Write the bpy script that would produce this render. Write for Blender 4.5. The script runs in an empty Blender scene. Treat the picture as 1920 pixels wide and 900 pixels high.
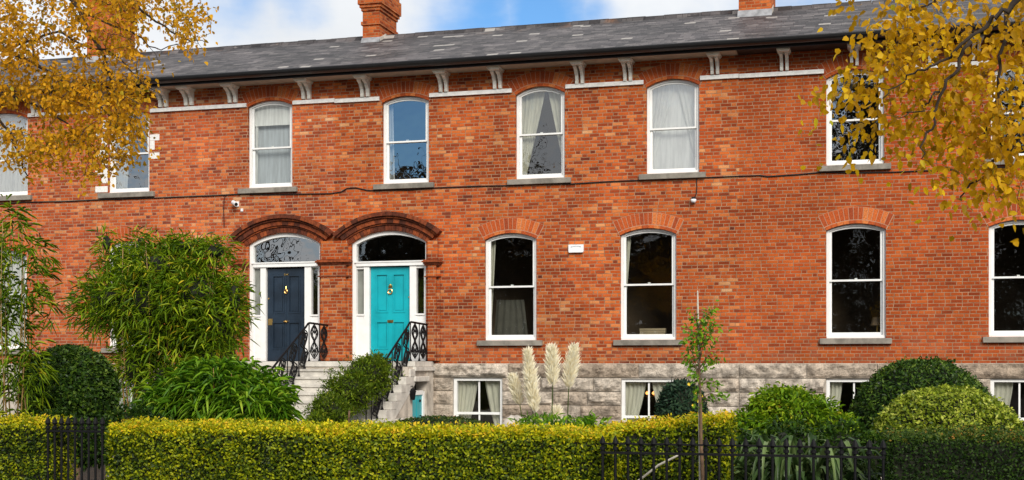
import bpy, math, random
import numpy as np
from mathutils import Vector, Matrix, noise as mnoise
random.seed(7); RNG = np.random.default_rng(11)
R = math.radians
sc = bpy.context.scene
col = sc.collection

# ------------------------------------------------------------------ camera model
F, CU, CV = 2500.0, 960.0, 685.0
CAMD, CAMZ, TH = 29.3, 2.0, R(15.64)
SN, CS = math.sin(TH), math.cos(TH)
def hx(u, y=0.0):
    t = (u-CU)/F; yd = y+CAMD
    return yd*(t*CS-SN)/(CS+t*SN)
def dep(x, y): return -x*SN+(y+CAMD)*CS
def hz(u, v, y=0.0): return CAMZ-(v-CV)*dep(hx(u, y), y)/F
def P(u, v, y): return Vector((hx(u, y), y, hz(u, v, y)))

# ------------------------------------------------------------------ object helpers
def link(o):
    col.objects.link(o); return o
def tag(o, label=None, cat=None, group=None, kind=None):
    if label: o['label'] = label
    if cat: o['category'] = cat
    if group: o['group'] = group
    if kind: o['kind'] = kind
    return o
def empty(name, loc, label, cat, group=None):
    o = bpy.data.objects.new(name, None); o.location = loc; o.empty_display_size = .2
    link(o); return tag(o, label, cat, group)
def adopt(o, parent):
    if parent is None: return o
    o.parent = parent
    if parent.type == 'EMPTY': o.matrix_parent_inverse = Matrix.Translation(-Vector(parent.location))
    return o
class MB:
    def __init__(s): s.v = []; s.f = []
    def add(s, vs, fs):
        b = len(s.v); s.v += [tuple(p) for p in vs]; s.f += [tuple(i+b for i in q) for q in fs]; return s
    def box(s, x0, x1, y0, y1, z0, z1):
        if x0 > x1: x0, x1 = x1, x0
        if y0 > y1: y0, y1 = y1, y0
        if z0 > z1: z0, z1 = z1, z0
        vs = [(x0,y0,z0),(x1,y0,z0),(x1,y1,z0),(x0,y1,z0),(x0,y0,z1),(x1,y0,z1),(x1,y1,z1),(x0,y1,z1)]
        return s.add(vs, [(0,3,2,1),(4,5,6,7),(0,1,5,4),(1,2,6,5),(2,3,7,6),(3,0,4,7)])
    def prism_y(s, poly, y0, y1):      # poly of (x,z), ccw seen from -Y
        n = len(poly)
        vs = [(x, y0, z) for x, z in poly]+[(x, y1, z) for x, z in poly]
        fs = [tuple(range(n)), tuple(range(2*n-1, n-1, -1))]
        fs += [(i, i+n, (i+1) % n+n, (i+1) % n) for i in range(n)]
        return s.add(vs, fs)
    def prism_x(s, poly, x0, x1):      # poly of (y,z)
        n = len(poly)
        vs = [(x0, y, z) for y, z in poly]+[(x1, y, z) for y, z in poly]
        fs = [tuple(range(n)), tuple(range(2*n-1, n-1, -1))]
        fs += [(i, i+n, (i+1) % n+n, (i+1) % n) for i in range(n)]
        return s.add(vs, fs)
    def ring(s, A, B, y0, y1, closed=True):   # A outer, B inner, same length
        n = len(A)
        vs = [(x,y0,z) for x,z in A]+[(x,y0,z) for x,z in B]+[(x,y1,z) for x,z in A]+[(x,y1,z) for x,z in B]
        fs = []
        rg = range(n) if closed else range(n-1)
        for i in rg:
            j = (i+1) % n
            fs += [(i,j,j+n,i+n),(i+2*n,i+3*n,j+3*n,j+2*n),(i,i+2*n,j+2*n,j),(i+n,j+n,j+3*n,i+3*n)]
        if not closed:
            fs += [(0,n,3*n,2*n),(n-1,3*n-1,4*n-1,2*n-1)]
        return s.add(vs, fs)
    def tube(s, pts, r, n=6, cap=True):
        pts = [Vector(p) for p in pts]; m = len(pts)
        rs = r if hasattr(r, '__len__') else [r]*m
        vs = []; up = Vector((0, 0, 1))
        T0 = (pts[1]-pts[0]).normalized()
        ref = up if abs(T0.z) < .9 else Vector((1, 0, 0))
        N = T0.cross(ref).normalized()
        for i, p in enumerate(pts):
            T = (pts[min(i+1, m-1)]-pts[max(i-1, 0)])
            if T.length < 1e-9: T = T0.copy()
            T.normalize()
            N = N-T*N.dot(T)
            if N.length < 1e-6: N = T.orthogonal()
            N.normalize(); B = T.cross(N)
            for k in range(n):
                a = 2*math.pi*k/n
                vs.append(p+(N*math.cos(a)+B*math.sin(a))*rs[i])
        fs = []
        for i in range(m-1):
            for k in range(n):
                k2 = (k+1) % n
                fs.append((i*n+k, i*n+k2, (i+1)*n+k2, (i+1)*n+k))
        if cap: fs += [tuple(range(n-1, -1, -1)), tuple(range((m-1)*n, m*n))]
        return s.add(vs, fs)
    def lathe(s, prof, c=(0,0,0), n=14):   # prof of (r,z)
        vs = []; fs = []
        for r, z in prof:
            for k in range(n):
                a = 2*math.pi*k/n; vs.append((c[0]+r*math.cos(a), c[1]+r*math.sin(a), c[2]+z))
        for i in range(len(prof)-1):
            for k in range(n):
                k2 = (k+1) % n; fs.append((i*n+k, i*n+k2, (i+1)*n+k2, (i+1)*n+k))
        fs += [tuple(range(n-1, -1, -1)), tuple(range((len(prof)-1)*n, len(prof)*n))]
        return s.add(vs, fs)
    def build(s, name, mat, parent=None, smooth=False, bevel=0):
        me = bpy.data.meshes.new(name); me.from_pydata(s.v, [], s.f); me.materials.append(mat)
        if smooth: me.polygons.foreach_set('use_smooth', [True]*len(me.polygons))
        o = link(bpy.data.objects.new(name, me)); adopt(o, parent)
        if bevel:
            b = o.modifiers.new('bevel', 'BEVEL'); b.width = bevel; b.segments = 2; b.limit_method = 'ANGLE'
        return o
def fast_quads(name, V, Q, tint, mat, parent=None, smooth=False):
    V = np.asarray(V, np.float32); Q = np.asarray(Q, np.int32)
    me = bpy.data.meshes.new(name)
    me.vertices.add(len(V)); me.vertices.foreach_set('co', V.ravel())
    me.loops.add(Q.size); me.loops.foreach_set('vertex_index', Q.ravel())
    me.polygons.add(len(Q)); me.polygons.foreach_set('loop_start', np.arange(0, Q.size, 4, dtype=np.int32))
    if tint is not None:
        a = me.attributes.new('tint', 'FLOAT', 'POINT'); a.data.foreach_set('value', np.asarray(tint, np.float32))
    if smooth: me.polygons.foreach_set('use_smooth', np.ones(len(Q), bool))
    me.update(calc_edges=True); me.materials.append(mat)
    o = link(bpy.data.objects.new(name, me)); return adopt(o, parent)

# leaf templates: (s along, t across, b out) ; quads
T_DIAMOND = (np.array([(0,0,0),(.42,-.5,.10),(1,0,-.05),(.42,.5,.10)]), np.array([(0,1,2,3)]))
T_LEAF = (np.array([(0,0,0),(.28,-.48,.08),(.68,-.38,.06),(1,0,-.08),(.68,.38,.06),(.28,.48,.08)]), np.array([(0,1,2,3),(0,3,4,5)]))
T_LONG = (np.array([(0,0,0),(.3,-.5,.03),(.65,-.42,0),(1,0,0),(.65,.42,0),(.3,.5,.03)]), np.array([(0,1,2,3),(0,3,4,5)]))
def norm(a): return a/np.maximum(np.linalg.norm(a, axis=1, keepdims=True), 1e-9)
def leaves(name, pos, axis, nrm, L, W, tint, mat, parent, tmpl=T_DIAMOND, droop=0.0):
    pos = np.asarray(pos, float); n = len(pos)
    axis = norm(np.asarray(axis, float)); side = norm(np.cross(axis, nrm)); nn = np.cross(side, axis)
    T, Q = tmpl; k = len(T)
    L = np.broadcast_to(L, (n,)); W = np.broadcast_to(W, (n,))
    V = (pos[:,None,:] + axis[:,None,:]*(T[None,:,0:1]*L[:,None,None]) + side[:,None,:]*(T[None,:,1:2]*W[:,None,None])
         + nn[:,None,:]*(T[None,:,2:3]*L[:,None,None]))
    if droop: V[:,:,2] -= droop*(T[None,:,0]**2)*L[:,None]
    QQ = (np.arange(n)[:,None,None]*k + Q[None,:,:]).reshape(-1, 4)
    return fast_quads(name, V.reshape(-1,3), QQ, np.repeat(tint, k), mat, parent)
def ribbons(name, paths, widths, tint, mat, parent, up=(0,0,1)):
    V = []; Q = []; TT = []; b = 0
    for pth, w, t in zip(paths, widths, tint):
        pth = np.asarray(pth, float); m = len(pth)
        tan = norm(np.gradient(pth, axis=0)); sd = np.cross(tan, np.array(up)+RNG.normal(0, .25, 3)); sd = norm(sd)
        s = np.linspace(0, 1, m); ww = w*np.minimum(1, .55+1.6*s)*(1-s**2.5)*.5+.0015
        nn = np.cross(sd, tan)
        A = pth-sd*ww[:,None]+nn*ww[:,None]*.45; C = pth; B = pth+sd*ww[:,None]+nn*ww[:,None]*.45
        V.append(np.stack([A, C, B], 1).reshape(-1, 3)); TT += [t]*(3*m)
        for i in range(m-1):
            for c in (0, 1): Q.append((b+3*i+c, b+3*i+c+1, b+3*i+4+c, b+3*i+3+c))
        b += 3*m
    return fast_quads(name, np.concatenate(V), Q, TT, mat, parent, smooth=True)

# ------------------------------------------------------------------ materials
class NT:
    def __init__(s, name):
        s.mat = bpy.data.materials.new(name); s.mat.use_nodes = True
        s.t = s.mat.node_tree; s.t.nodes.clear()
        s.out = s.n('ShaderNodeOutputMaterial')
    def n(s, k, **kw):
        nd = s.t.nodes.new(k)
        for a, b in kw.items(): setattr(nd, a, b)
        return nd
    def set(s, inp, val):
        if isinstance(val, bpy.types.NodeSocket): s.t.links.new(val, inp)
        elif val is not None:
            if hasattr(inp.default_value, '__len__') and not hasattr(val, '__len__'): inp.default_value = (val,)*len(inp.default_value)
            elif hasattr(val, '__len__') and len(val) == 3 and len(inp.default_value) == 4: inp.default_value = (*val, 1)
            else: inp.default_value = val
    def m(s, op, a, b=None, c=None, clamp=False):
        nd = s.n('ShaderNodeMath', operation=op); nd.use_clamp = clamp
        for i, x in enumerate((a, b, c)):
            if x is not None: s.set(nd.inputs[i], x)
        return nd.outputs[0]
    def mix(s, f, a, b, blend='MIX'):
        nd = s.n('ShaderNodeMix', data_type='RGBA', blend_type=blend)
        s.set(nd.inputs[0], f); s.set(nd.inputs[6], a); s.set(nd.inputs[7], b); return nd.outputs[2]
    def comb(s, x, y, z):
        nd = s.n('ShaderNodeCombineXYZ')
        for i, q in enumerate((x, y, z)): s.set(nd.inputs[i], q)
        return nd.outputs[0]
    def pos(s): return s.n('ShaderNodeNewGeometry').outputs['Position']
    def sep(s, v):
        nd = s.n('ShaderNodeSeparateXYZ'); s.set(nd.inputs[0], v); return nd.outputs
    def noise(s, vec, scale, detail=4, rough=.55, out=0):
        nd = s.n('ShaderNodeTexNoise'); s.set(nd.inputs['Vector'], vec); nd.inputs['Scale'].default_value = scale
        nd.inputs['Detail'].default_value = detail; nd.inputs['Roughness'].default_value = rough; return nd.outputs[out]
    def scale(s, vec, x, y, z):
        nd = s.n('ShaderNodeVectorMath', operation='MULTIPLY'); s.set(nd.inputs[0], vec); nd.inputs[1].default_value = (x, y, z); return nd.outputs[0]
    def white(s, vec, out=0):
        nd = s.n('ShaderNodeTexWhiteNoise', noise_dimensions='3D'); s.set(nd.inputs['Vector'], vec); return nd.outputs[out]
    def ramp(s, f, stops, interp='LINEAR'):
        nd = s.n('ShaderNodeValToRGB'); s.set(nd.inputs[0], f); cr = nd.color_ramp; cr.interpolation = interp
        while len(cr.elements) < len(stops): cr.elements.new(.5)
        for e, (p, c) in zip(cr.elements, stops):
            e.position = p; e.color = (*c, 1) if hasattr(c, '__len__') else (c, c, c, 1)
        return nd.outputs[0]
    def mr(s, v, a, b, c=0, d=1, smooth=True):
        nd = s.n('ShaderNodeMapRange'); nd.interpolation_type = 'SMOOTHSTEP' if smooth else 'LINEAR'
        for i, x in enumerate((v, a, b, c, d)): s.set(nd.inputs[i], x)
        return nd.outputs[0]
    def bump(s, h, strength=.5, dist=.01):
        nd = s.n('ShaderNodeBump'); s.set(nd.inputs['Height'], h); nd.inputs['Strength'].default_value = strength
        nd.inputs['Distance'].default_value = dist; return nd.outputs[0]
    def bsdf(s, color, rough=.6, normal=None, metal=0, spec=.5, emit=None, est=0):
        nd = s.n('ShaderNodeBsdfPrincipled'); s.set(nd.inputs['Base Color'], color); s.set(nd.inputs['Roughness'], rough)
        s.set(nd.inputs['Metallic'], metal); s.set(nd.inputs['Specular IOR Level'], spec)
        if normal is not None: s.set(nd.inputs['Normal'], normal)
        if emit is not None: s.set(nd.inputs['Emission Color'], emit); s.set(nd.inputs['Emission Strength'], est)
        return nd.outputs[0]
    def done(s, sh):
        s.t.links.new(sh, s.out.inputs[0]); return s.mat

def plain(name, c, rough=.5, metal=0, var=.12, scale=6, spec=.5, bump=0):
    t = NT(name); p = t.pos(); nz = t.noise(p, scale, 5)
    f = t.mr(nz, .3, .7, 1-var, 1+var)
    cc = t.mix(1.0, c, t.comb(f, f, f), 'MULTIPLY')
    return t.done(t.bsdf(cc, rough, t.bump(t.noise(p, scale*8, 3), bump, .004) if bump else None, metal, spec))

def brick_mat(name, stops, mortar, H=.075, PD=.345, gain=1.0):
    t = NT(name); p = t.pos()
    wob = t.sep(t.noise(p, 7, 2, out=1))
    x, y, z = t.sep(p)[:3]
    u = t.m('ADD', x, y); u = t.m('ADD', u, t.m('MULTIPLY', t.m('SUBTRACT', wob[0], .5), .016))
    w = t.m('ADD', z, t.m('MULTIPLY', t.m('SUBTRACT', wob[1], .5), .010))
    row = t.m('FLOOR', t.m('DIVIDE', w, H))
    rj = t.white(t.comb(row, 3.3, 0))
    t0 = t.m('ADD', t.m('DIVIDE', u, PD), t.m('ADD', t.m('MULTIPLY', t.m('FLOORED_MODULO', row, 2), .5), t.m('MULTIPLY', rj, .22)))
    cell = t.m('FLOOR', t0); f = t.m('FRACT', t0)
    cut = t.m('ADD', .62, t.m('MULTIPLY', t.white(t.comb(cell, row, 9.1)), .1))
    ish = t.m('GREATER_THAN', f, cut)
    idv = t.comb(t.m('ADD', t.m('MULTIPLY', cell, 2), ish), row, 0)
    r = t.white(idv)
    dl = t.m('MULTIPLY', t.m('MINIMUM', t.m('MINIMUM', f, t.m('SUBTRACT', 1, f)), t.m('ABSOLUTE', t.m('SUBTRACT', f, cut))), PD)
    fr = t.m('MULTIPLY', t.m('FRACT', t.m('DIVIDE', w, H)), H)
    d = t.m('MINIMUM', dl, t.m('MINIMUM', fr, t.m('SUBTRACT', H, fr)))
    jn = t.m('MULTIPLY', t.m('SUBTRACT', t.noise(p, 30, 2), .5), .006)
    mask = t.mr(t.m('ADD', d, jn), .0042, .0105)
    # clusters: the same bricks come in patches
    patch = t.noise(t.scale(p, .5, .5, 1.0), 1.0, 3)
    r2 = t.m('ADD', t.m('MULTIPLY', r, .80), t.m('MULTIPLY', t.mr(patch, .3, .7), .20))
    c = t.ramp(r2, stops)
    grain = t.mr(t.noise(p, 60, 4, .7), .25, .75, .72, 1.25)
    stain = t.mr(t.noise(t.scale(p, 1, 1, .45), .9, 5), .3, .72, .76*gain, 1.14*gain)
    strk = t.mr(t.noise(t.scale(p, 5, 5, .35), 1.0, 4), .58, .78, 1.0, .72); stain = t.m('MULTIPLY', stain, strk); stain = t.m('MULTIPLY', stain, t.mr(t.noise(t.scale(p, .32, .32, .5), 1.0, 3), .35, .65, .84, 1.10)); stain = t.m('MULTIPLY', stain, t.mr(t.m('ADD', z, t.m('MULTIPLY', t.noise(p, 1.5, 4), .5)), 2.25, 2.65, .74, 1.0))
    g = t.m('MULTIPLY', grain, stain); c = t.mix(1, c, t.comb(g, g, g), 'MULTIPLY')
    # weathering: pale bloom low on the wall, grime just under ledges
    bl = t.m('MULTIPLY', t.mr(z, 2.0, 3.6, .28, 0), t.mr(t.noise(p, 2.2, 5), .42, .65))
    c = t.mix(bl, c, (.34, .15, .09))
    mo = t.mix(t.mr(t.noise(p, 5, 4), .3, .7), mortar, tuple(q*.55 for q in mortar))
    c = t.mix(mask, mo, c)
    h = t.m('ADD', mask, t.m('MULTIPLY', t.noise(p, 90, 3), .5))
    h = t.m('ADD', h, t.m('MULTIPLY', r, .5))
    return t.done(t.bsdf(c, .9, t.bump(h, .6, .008), spec=.1))
BR = [(0,(.12,.028,.018)),(.10,(.24,.045,.016)),(.28,(.37,.064,.016)),(.52,(.475,.090,.019)),(.72,(.555,.120,.025)),(.86,(.61,.18,.050)),(.95,(.64,.29,.12)),(1,(.68,.40,.22))]
M = {}
M['brick'] = brick_mat('red_brick', BR, (.42,.25,.15), gain=.94)
M['brick_pale'] = brick_mat('weathered_brick', [(p_, (min(1,c[0]*1.0+.02), c[1]*1.06+.006, c[2]*1.15+.006)) for p_, c in BR], (.46,.28,.18))
M['brick_right'] = brick_mat('even_red_brick', [(0,(.26,.046,.014)),(.3,(.41,.070,.016)),(.7,(.51,.100,.020)),(1,(.58,.135,.03))], (.41,.24,.145), gain=.88)
M['brick_chimney'] = brick_mat('chimney_brick', [(0,(.2,.035,.015)),(.4,(.46,.09,.02)),(1,(.60,.16,.04))], (.40,.20,.10))
def voussoir_mat():
    t = NT('arch_brick'); p = t.pos()
    r = t.n('ShaderNodeNewGeometry').outputs['Random Per Island']
    c = t.ramp(r, [(0,(.30,.054,.016)),(.4,(.44,.083,.018)),(.85,(.53,.112,.023)),(1,(.60,.20,.06))])
    g = t.mr(t.noise(p, 40, 4), .3, .7, .7, 1.2); c = t.mix(1, c, t.comb(g,g,g), 'MULTIPLY')
    return t.done(t.bsdf(c, .85, t.bump(t.noise(p, 80, 3), .5, .006), spec=.25))
M['vouss'] = voussoir_mat()
def dark_arch():
    t = NT('moulded_brick'); p = t.pos()
    r = t.n('ShaderNodeNewGeometry').outputs['Random Per Island']
    c = t.ramp(r, [(0,(.06,.018,.010)),(.5,(.15,.034,.013)),(1,(.27,.062,.018))])
    g = t.mr(t.noise(p, 14, 5), .3, .7, .55, 1.25); c = t.mix(1, c, t.comb(g,g,g), 'MULTIPLY')
    return t.done(t.bsdf(c, .85, t.bump(t.noise(p, 80, 3), .5, .006), spec=.25))
M['moulding'] = dark_arch()
M['mortar'] = plain('arch_mortar', (.42,.25,.16), .9, bump=.4)
def slate_mat():
    t = NT('slate'); p = t.pos(); x, y, z = t.sep(p)[:3]
    wob = t.sep(t.noise(p, 4, 2, out=1))
    yy = t.m('ADD', t.m('MULTIPLY', y, 1.14), t.m('MULTIPLY', t.m('SUBTRACT', wob[0], .5), .03))
    rw = t.m('DIVIDE', yy, .17); row = t.m('FLOOR', rw); fr = t.m('FRACT', rw)
    t0 = t.m('ADD', t.m('DIVIDE', x, .27), t.white(t.comb(row, 1.7, 0))); cell = t.m('FLOOR', t0); fx = t.m('FRACT', t0)
    r = t.white(t.comb(cell, row, 2)); r3 = t.white(t.comb(cell, row, 5))
    c = t.ramp(r, [(0,(.026,.022,.023)),(.4,(.050,.044,.046)),(.8,(.080,.070,.071)),(1,(.12,.106,.104))])
    patch = t.noise(t.scale(p, .55, 1.1, 1), 1.1, 5, .62)
    f = t.mr(patch, .33, .68, .55, 1.55); c = t.mix(1, c, t.comb(f,f,f), 'MULTIPLY')
    light = t.m('MULTIPLY', t.mr(t.noise(t.scale(p, .7, 2.6, 1), 2.4, 6, .72), .54, .68), .85)
    c = t.mix(light, c, (.23,.205,.197))
    c = t.mix(t.m('MULTIPLY', t.m('GREATER_THAN', r3, .978), .8), c, (.40,.37,.34))
    c = t.mix(t.m('MULTIPLY', t.mr(t.noise(p, 1.3, 4), .60, .72), t.mr(z, 10.1, 10.6, 0, .6)), c, (.20,.09,.04))
    edge = t.m('MINIMUM', t.mr(fr, 0, .16), t.mr(fx, 0, .06))
    c = t.mix(t.m('MULTIPLY', t.m('SUBTRACT', 1, edge), .62), c, (.012,.011,.012))
    h = t.m('ADD', t.m('SUBTRACT', 1, fr), t.m('MULTIPLY', r, .5)); h = t.m('MULTIPLY', h, edge)
    return t.done(t.bsdf(c, .62, t.bump(h, .7, .02), spec=.4))
M['slate'] = slate_mat()
def rock_mat():
    t = NT('rock_faced_granite'); p = t.pos()
    r = t.n('ShaderNodeNewGeometry').outputs['Random Per Island']
    c = t.ramp(r, [(0,(.42,.33,.25)),(.5,(.56,.47,.38)),(.8,(.64,.56,.47)),(1,(.69,.61,.52))])
    f = t.mr(t.noise(p, 5, 6, .65), .3, .7, .45, 1.28); c = t.mix(1, c, t.comb(f,f,f), 'MULTIPLY')
    c = t.mix(t.mr(t.noise(p, 1.8, 5), .55, .72, 0, .4), c, (.20,.145,.10))
    c = t.mix(t.mr(t.noise(p, 60, 2), .62, .72, 0, .4), c, (.07,.06,.055))
    return t.done(t.bsdf(c, .85, t.bump(t.noise(p, 18, 6, .72), 1.0, .07), spec=.2))
M['rock'] = rock_mat()
def granite(name, c, dark=.5):
    t = NT(name); p = t.pos()
    f = t.mr(t.noise(p, 3.5, 6, .62), .3, .7, 1-dark*.5, 1.12); cc = t.mix(1, c, t.comb(f,f,f), 'MULTIPLY')
    cc = t.mix(t.mr(t.noise(p, 120, 2), .6, .7, 0, .35), cc, (.06,.055,.05))
    cc = t.mix(t.mr(t.noise(t.scale(p, 3, 3, .6), 1.6, 5), .56, .75, 0, .55*dark), cc, (.10,.085,.065))
    return t.done(t.bsdf(cc, .75, t.bump(t.noise(p, 60, 4), .3, .006), spec=.35))
M['sill'] = granite('grey_granite_sill', (.26,.235,.20), .8)
M['step'] = granite('pale_granite_step', (.60,.57,.52), .5)
M['stone'] = granite('dressed_stone', (.52,.465,.40), .8)
M['paving'] = granite('stone_paving', (.36,.33,.30), .6)
M['white'] = plain('white_paint', (.80,.80,.79), .38, var=.04)
M['offwhite'] = plain('old_white_paint', (.82,.79,.72), .5, var=.12, scale=9)
M['cream'] = plain('cream_soffit_paint', (.46,.40,.32), .6, var=.12)
M['darksoffit'] = plain('dark_stained_soffit', (.035,.022,.018), .5)
M['band'] = plain('white_string_paint', (.80,.79,.77), .5, var=.12, scale=9)
M['gutter'] = plain('black_gutter_paint', (.010,.010,.011), .35)
M['iron'] = plain('black_iron_paint', (.004,.004,.005), .65, var=.3, scale=20, spec=.2)
M['navy'] = plain('navy_door_paint', (.014,.025,.042), .30, var=.28, scale=2.2)
M['teal'] = plain('teal_door_paint', (.006,.34,.40), .32, var=.13, scale=2.2)
M['brass'] = plain('brass', (.80,.50,.16), .28, metal=1, var=.1)
M['plastic'] = plain('white_plastic', (.80,.81,.83), .35, var=.03)
M['ink'] = plain('dark_mark', (.05,.05,.055), .5)
M['lens'] = plain('black_glossy_plastic', (.012,.012,.014), .2)
M['lead'] = plain('lead_flashing', (.26,.265,.28), .55, var=.3, scale=5)
M['flaunch'] = plain('cement_flashing', (.46,.42,.37), .8, var=.2)
M['cable'] = plain('black_cable', (.012,.011,.011), .6)
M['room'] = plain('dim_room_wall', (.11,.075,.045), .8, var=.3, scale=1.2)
M['frost'] = plain('frosted_glass', (.20,.21,.19), .12, var=.2, scale=2)
M['petal'] = plain('yellow_petal', (.75,.52,.02), .6)
M['soil'] = plain('soil', (.035,.025,.016), .95, var=.4, scale=3, bump=.5)
M['bark'] = plain('dark_bark', (.030,.020,.014), .9, var=.35, scale=12, bump=.5)
M['cane'] = plain('bamboo_cane', (.28,.17,.05), .55, var=.3, scale=8)
M['woodstem'] = plain('brown_stem', (.13,.075,.04), .8, var=.35, scale=14, bump=.4)
M['stake'] = plain('pale_timber_stake', (.52,.48,.40), .7, var=.15, scale=12)
M['shade_core'] = plain('painted_shade_core', (.012,.014,.006), .95, var=.4, scale=8)  # near-black filler colour standing in for the shade deep inside foliage
M['card'] = plain('buff_card', (.33,.26,.16), .7)
M['paintedbrick'] = plain('white_painted_brick', (.74,.73,.70), .6, var=.1, scale=20, bump=.4)
def emis(name, c, s):
    t = NT(name); return t.done(t.bsdf(c, .4, emit=c, est=s))
M['bulb'] = emis('lit_lamp_glass', (1,.45,.12), 2.2)
def cloth(name, c, trans=.35):
    t = NT(name); p = t.pos(); f = t.mr(t.noise(t.scale(p, 9, 9, .8), 2, 3), .3, .7, .82, 1.06)
    cc = t.mix(1, c, t.comb(f,f,f), 'MULTIPLY')
    a = t.bsdf(cc, .9, spec=.1); b = t.n('ShaderNodeBsdfTranslucent'); t.set(b.inputs[0], cc)
    mx = t.n('ShaderNodeMixShader'); mx.inputs[0].default_value = trans; t.t.links.new(a, mx.inputs[1]); t.t.links.new(b.outputs[0], mx.inputs[2])
    return t.done(mx.outputs[0])
M['curtain'] = cloth('cream_curtain_cloth', (.90,.88,.74))
M['curtain_white'] = cloth('white_curtain_cloth', (.97,.97,.95))
M['net'] = cloth('grey_net_cloth', (.70,.75,.80), .3)
M['net2'] = cloth('plain_grey_net_cloth', (.60,.65,.70), .2)
M['blind'] = cloth('white_blind_cloth', (.97,.97,.96), .15)
def glass_mat(name, fac, tint=(1,1,1), wav=.012):
    t = NT(name); p = t.pos()
    tr = t.n('ShaderNodeBsdfTransparent'); tr.inputs[0].default_value = (.93*tint[0],.95*tint[1],.93*tint[2],1)
    gl = t.n('ShaderNodeBsdfGlossy'); gl.inputs['Roughness'].default_value = .0; gl.inputs[0].default_value = (1,1,1,1)
    t.t.links.new(t.bump(t.noise(p, 1.6, 2), .5, wav), gl.inputs['Normal'])
    lw = t.n('ShaderNodeFresnel'); lw.inputs[0].default_value = 1.45
    f = t.m('ADD', fac, t.m('MULTIPLY', lw.outputs[0], .6), clamp=True)
    mx = t.n('ShaderNodeMixShader'); t.t.links.new(f, mx.inputs[0]); t.t.links.new(tr.outputs[0], mx.inputs[1]); t.t.links.new(gl.outputs[0], mx.inputs[2])
    return t.done(mx.outputs[0])
M['glass'] = glass_mat('window_glass', .035)
M['glass_mid'] = glass_mat('old_window_glass', .13)
M['glass_clear'] = glass_mat('clear_window_glass', .05)
M['glass_sky'] = glass_mat('reflective_window_glass', .27)
def leaf_mat(name, stops, trans=.32, rough=.5, patch=.35, spec=.18):
    t = NT(name); p = t.pos()
    a = t.n('ShaderNodeAttribute', attribute_name='tint').outputs['Fac']
    nz = t.m('MULTIPLY', t.m('SUBTRACT', t.noise(p, 2.2, 4), .5), patch*2)
    f = t.m('ADD', a, nz, clamp=True)
    c = t.ramp(f, stops)
    s1 = t.bsdf(c, rough, spec=spec); b = t.n('ShaderNodeBsdfTranslucent'); t.set(b.inputs[0], c)
    mx = t.n('ShaderNodeMixShader'); mx.inputs[0].default_value = trans; t.t.links.new(s1, mx.inputs[1]); t.t.links.new(b.outputs[0], mx.inputs[2])
    return t.done(mx.outputs[0])
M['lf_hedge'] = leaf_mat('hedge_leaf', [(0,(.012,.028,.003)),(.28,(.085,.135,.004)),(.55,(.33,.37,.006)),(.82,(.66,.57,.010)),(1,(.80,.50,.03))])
M['lf_hedge_dark'] = leaf_mat('dark_hedge_leaf', [(0,(.008,.020,.004)),(.4,(.022,.055,.006)),(.75,(.06,.11,.010)),(.92,(.14,.17,.02)),(1,(.36,.17,.03))])
M['lf_box'] = leaf_mat('box_leaf', [(0,(.008,.020,.004)),(.45,(.028,.070,.008)),(.8,(.09,.16,.015)),(1,(.18,.25,.04))], rough=.4)
M['lf_boxlight'] = leaf_mat('light_box_leaf', [(0,(.05,.09,.008)),(.35,(.16,.22,.012)),(.7,(.34,.40,.03)),(1,(.58,.58,.13))], rough=.4)
M['lf_bamboo'] = leaf_mat('bamboo_leaf', [(0,(.015,.042,.003)),(.3,(.075,.15,.005)),(.6,(.20,.31,.008)),(.88,(.38,.42,.02)),(1,(.60,.42,.03))], rough=.45)
M['lf_fresh'] = leaf_mat('fresh_green_leaf', [(0,(.02,.060,.004)),(.4,(.08,.20,.008)),(.75,(.22,.38,.015)),(1,(.40,.50,.05))], rough=.4)
M['lf_fern'] = leaf_mat('ferny_leaf', [(0,(.03,.08,.004)),(.4,(.12,.24,.008)),(.75,(.26,.38,.012)),(.95,(.42,.46,.03)),(1,(.5,.33,.03))], rough=.5)
M['lf_bush'] = leaf_mat('bush_leaf', [(0,(.020,.040,.004)),(.4,(.085,.145,.008)),(.75,(.20,.28,.014)),(1,(.36,.36,.04))])
M['lf_blue'] = leaf_mat('blue_green_leaf', [(0,(.008,.022,.012)),(.5,(.022,.055,.030)),(1,(.06,.11,.05))])
M['lf_strap'] = leaf_mat('strap_leaf', [(0,(.020,.045,.012)),(.5,(.055,.100,.026)),(1,(.15,.21,.07))], trans=.15, rough=.35, patch=.15)
M['lf_gold'] = leaf_mat('golden_leaf', [(0,(.14,.12,.006)),(.25,(.40,.22,.006)),(.6,(.66,.32,.008)),(.88,(.76,.42,.014)),(1,(.45,.42,.04))], trans=.42, patch=.25)
M['lf_gold2'] = leaf_mat('yellow_gold_leaf', [(0,(.20,.13,.005)),(.25,(.44,.24,.005)),(.6,(.66,.37,.006)),(.85,(.82,.55,.012)),(1,(.42,.42,.03))], trans=.5, patch=.25)
M['lf_ground'] = leaf_mat('ground_leaf', [(0,(.012,.028,.006)),(.5,(.035,.07,.012)),(.86,(.10,.13,.02)),(1,(.40,.12,.02))])
M['plume'] = leaf_mat('pampas_plume_silk', [(0,(.86,.76,.54)),(.5,(.96,.90,.70)),(1,(.99,.96,.84))], trans=.35, rough=.8, patch=.1)
M['lf_far'] = leaf_mat('far_tree_leaf', [(0,(.008,.008,.004)),(.5,(.020,.018,.006)),(1,(.07,.046,.012))], trans=.2)
M['grass'] = plain('lawn', (.035,.065,.012), .9, var=.4, scale=2)
M['asphalt'] = plain('asphalt', (.05,.05,.052), .9, var=.2, scale=2)
M['pavement'] = plain('concrete_pavement', (.27,.26,.25), .85, var=.15, scale=1)

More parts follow.
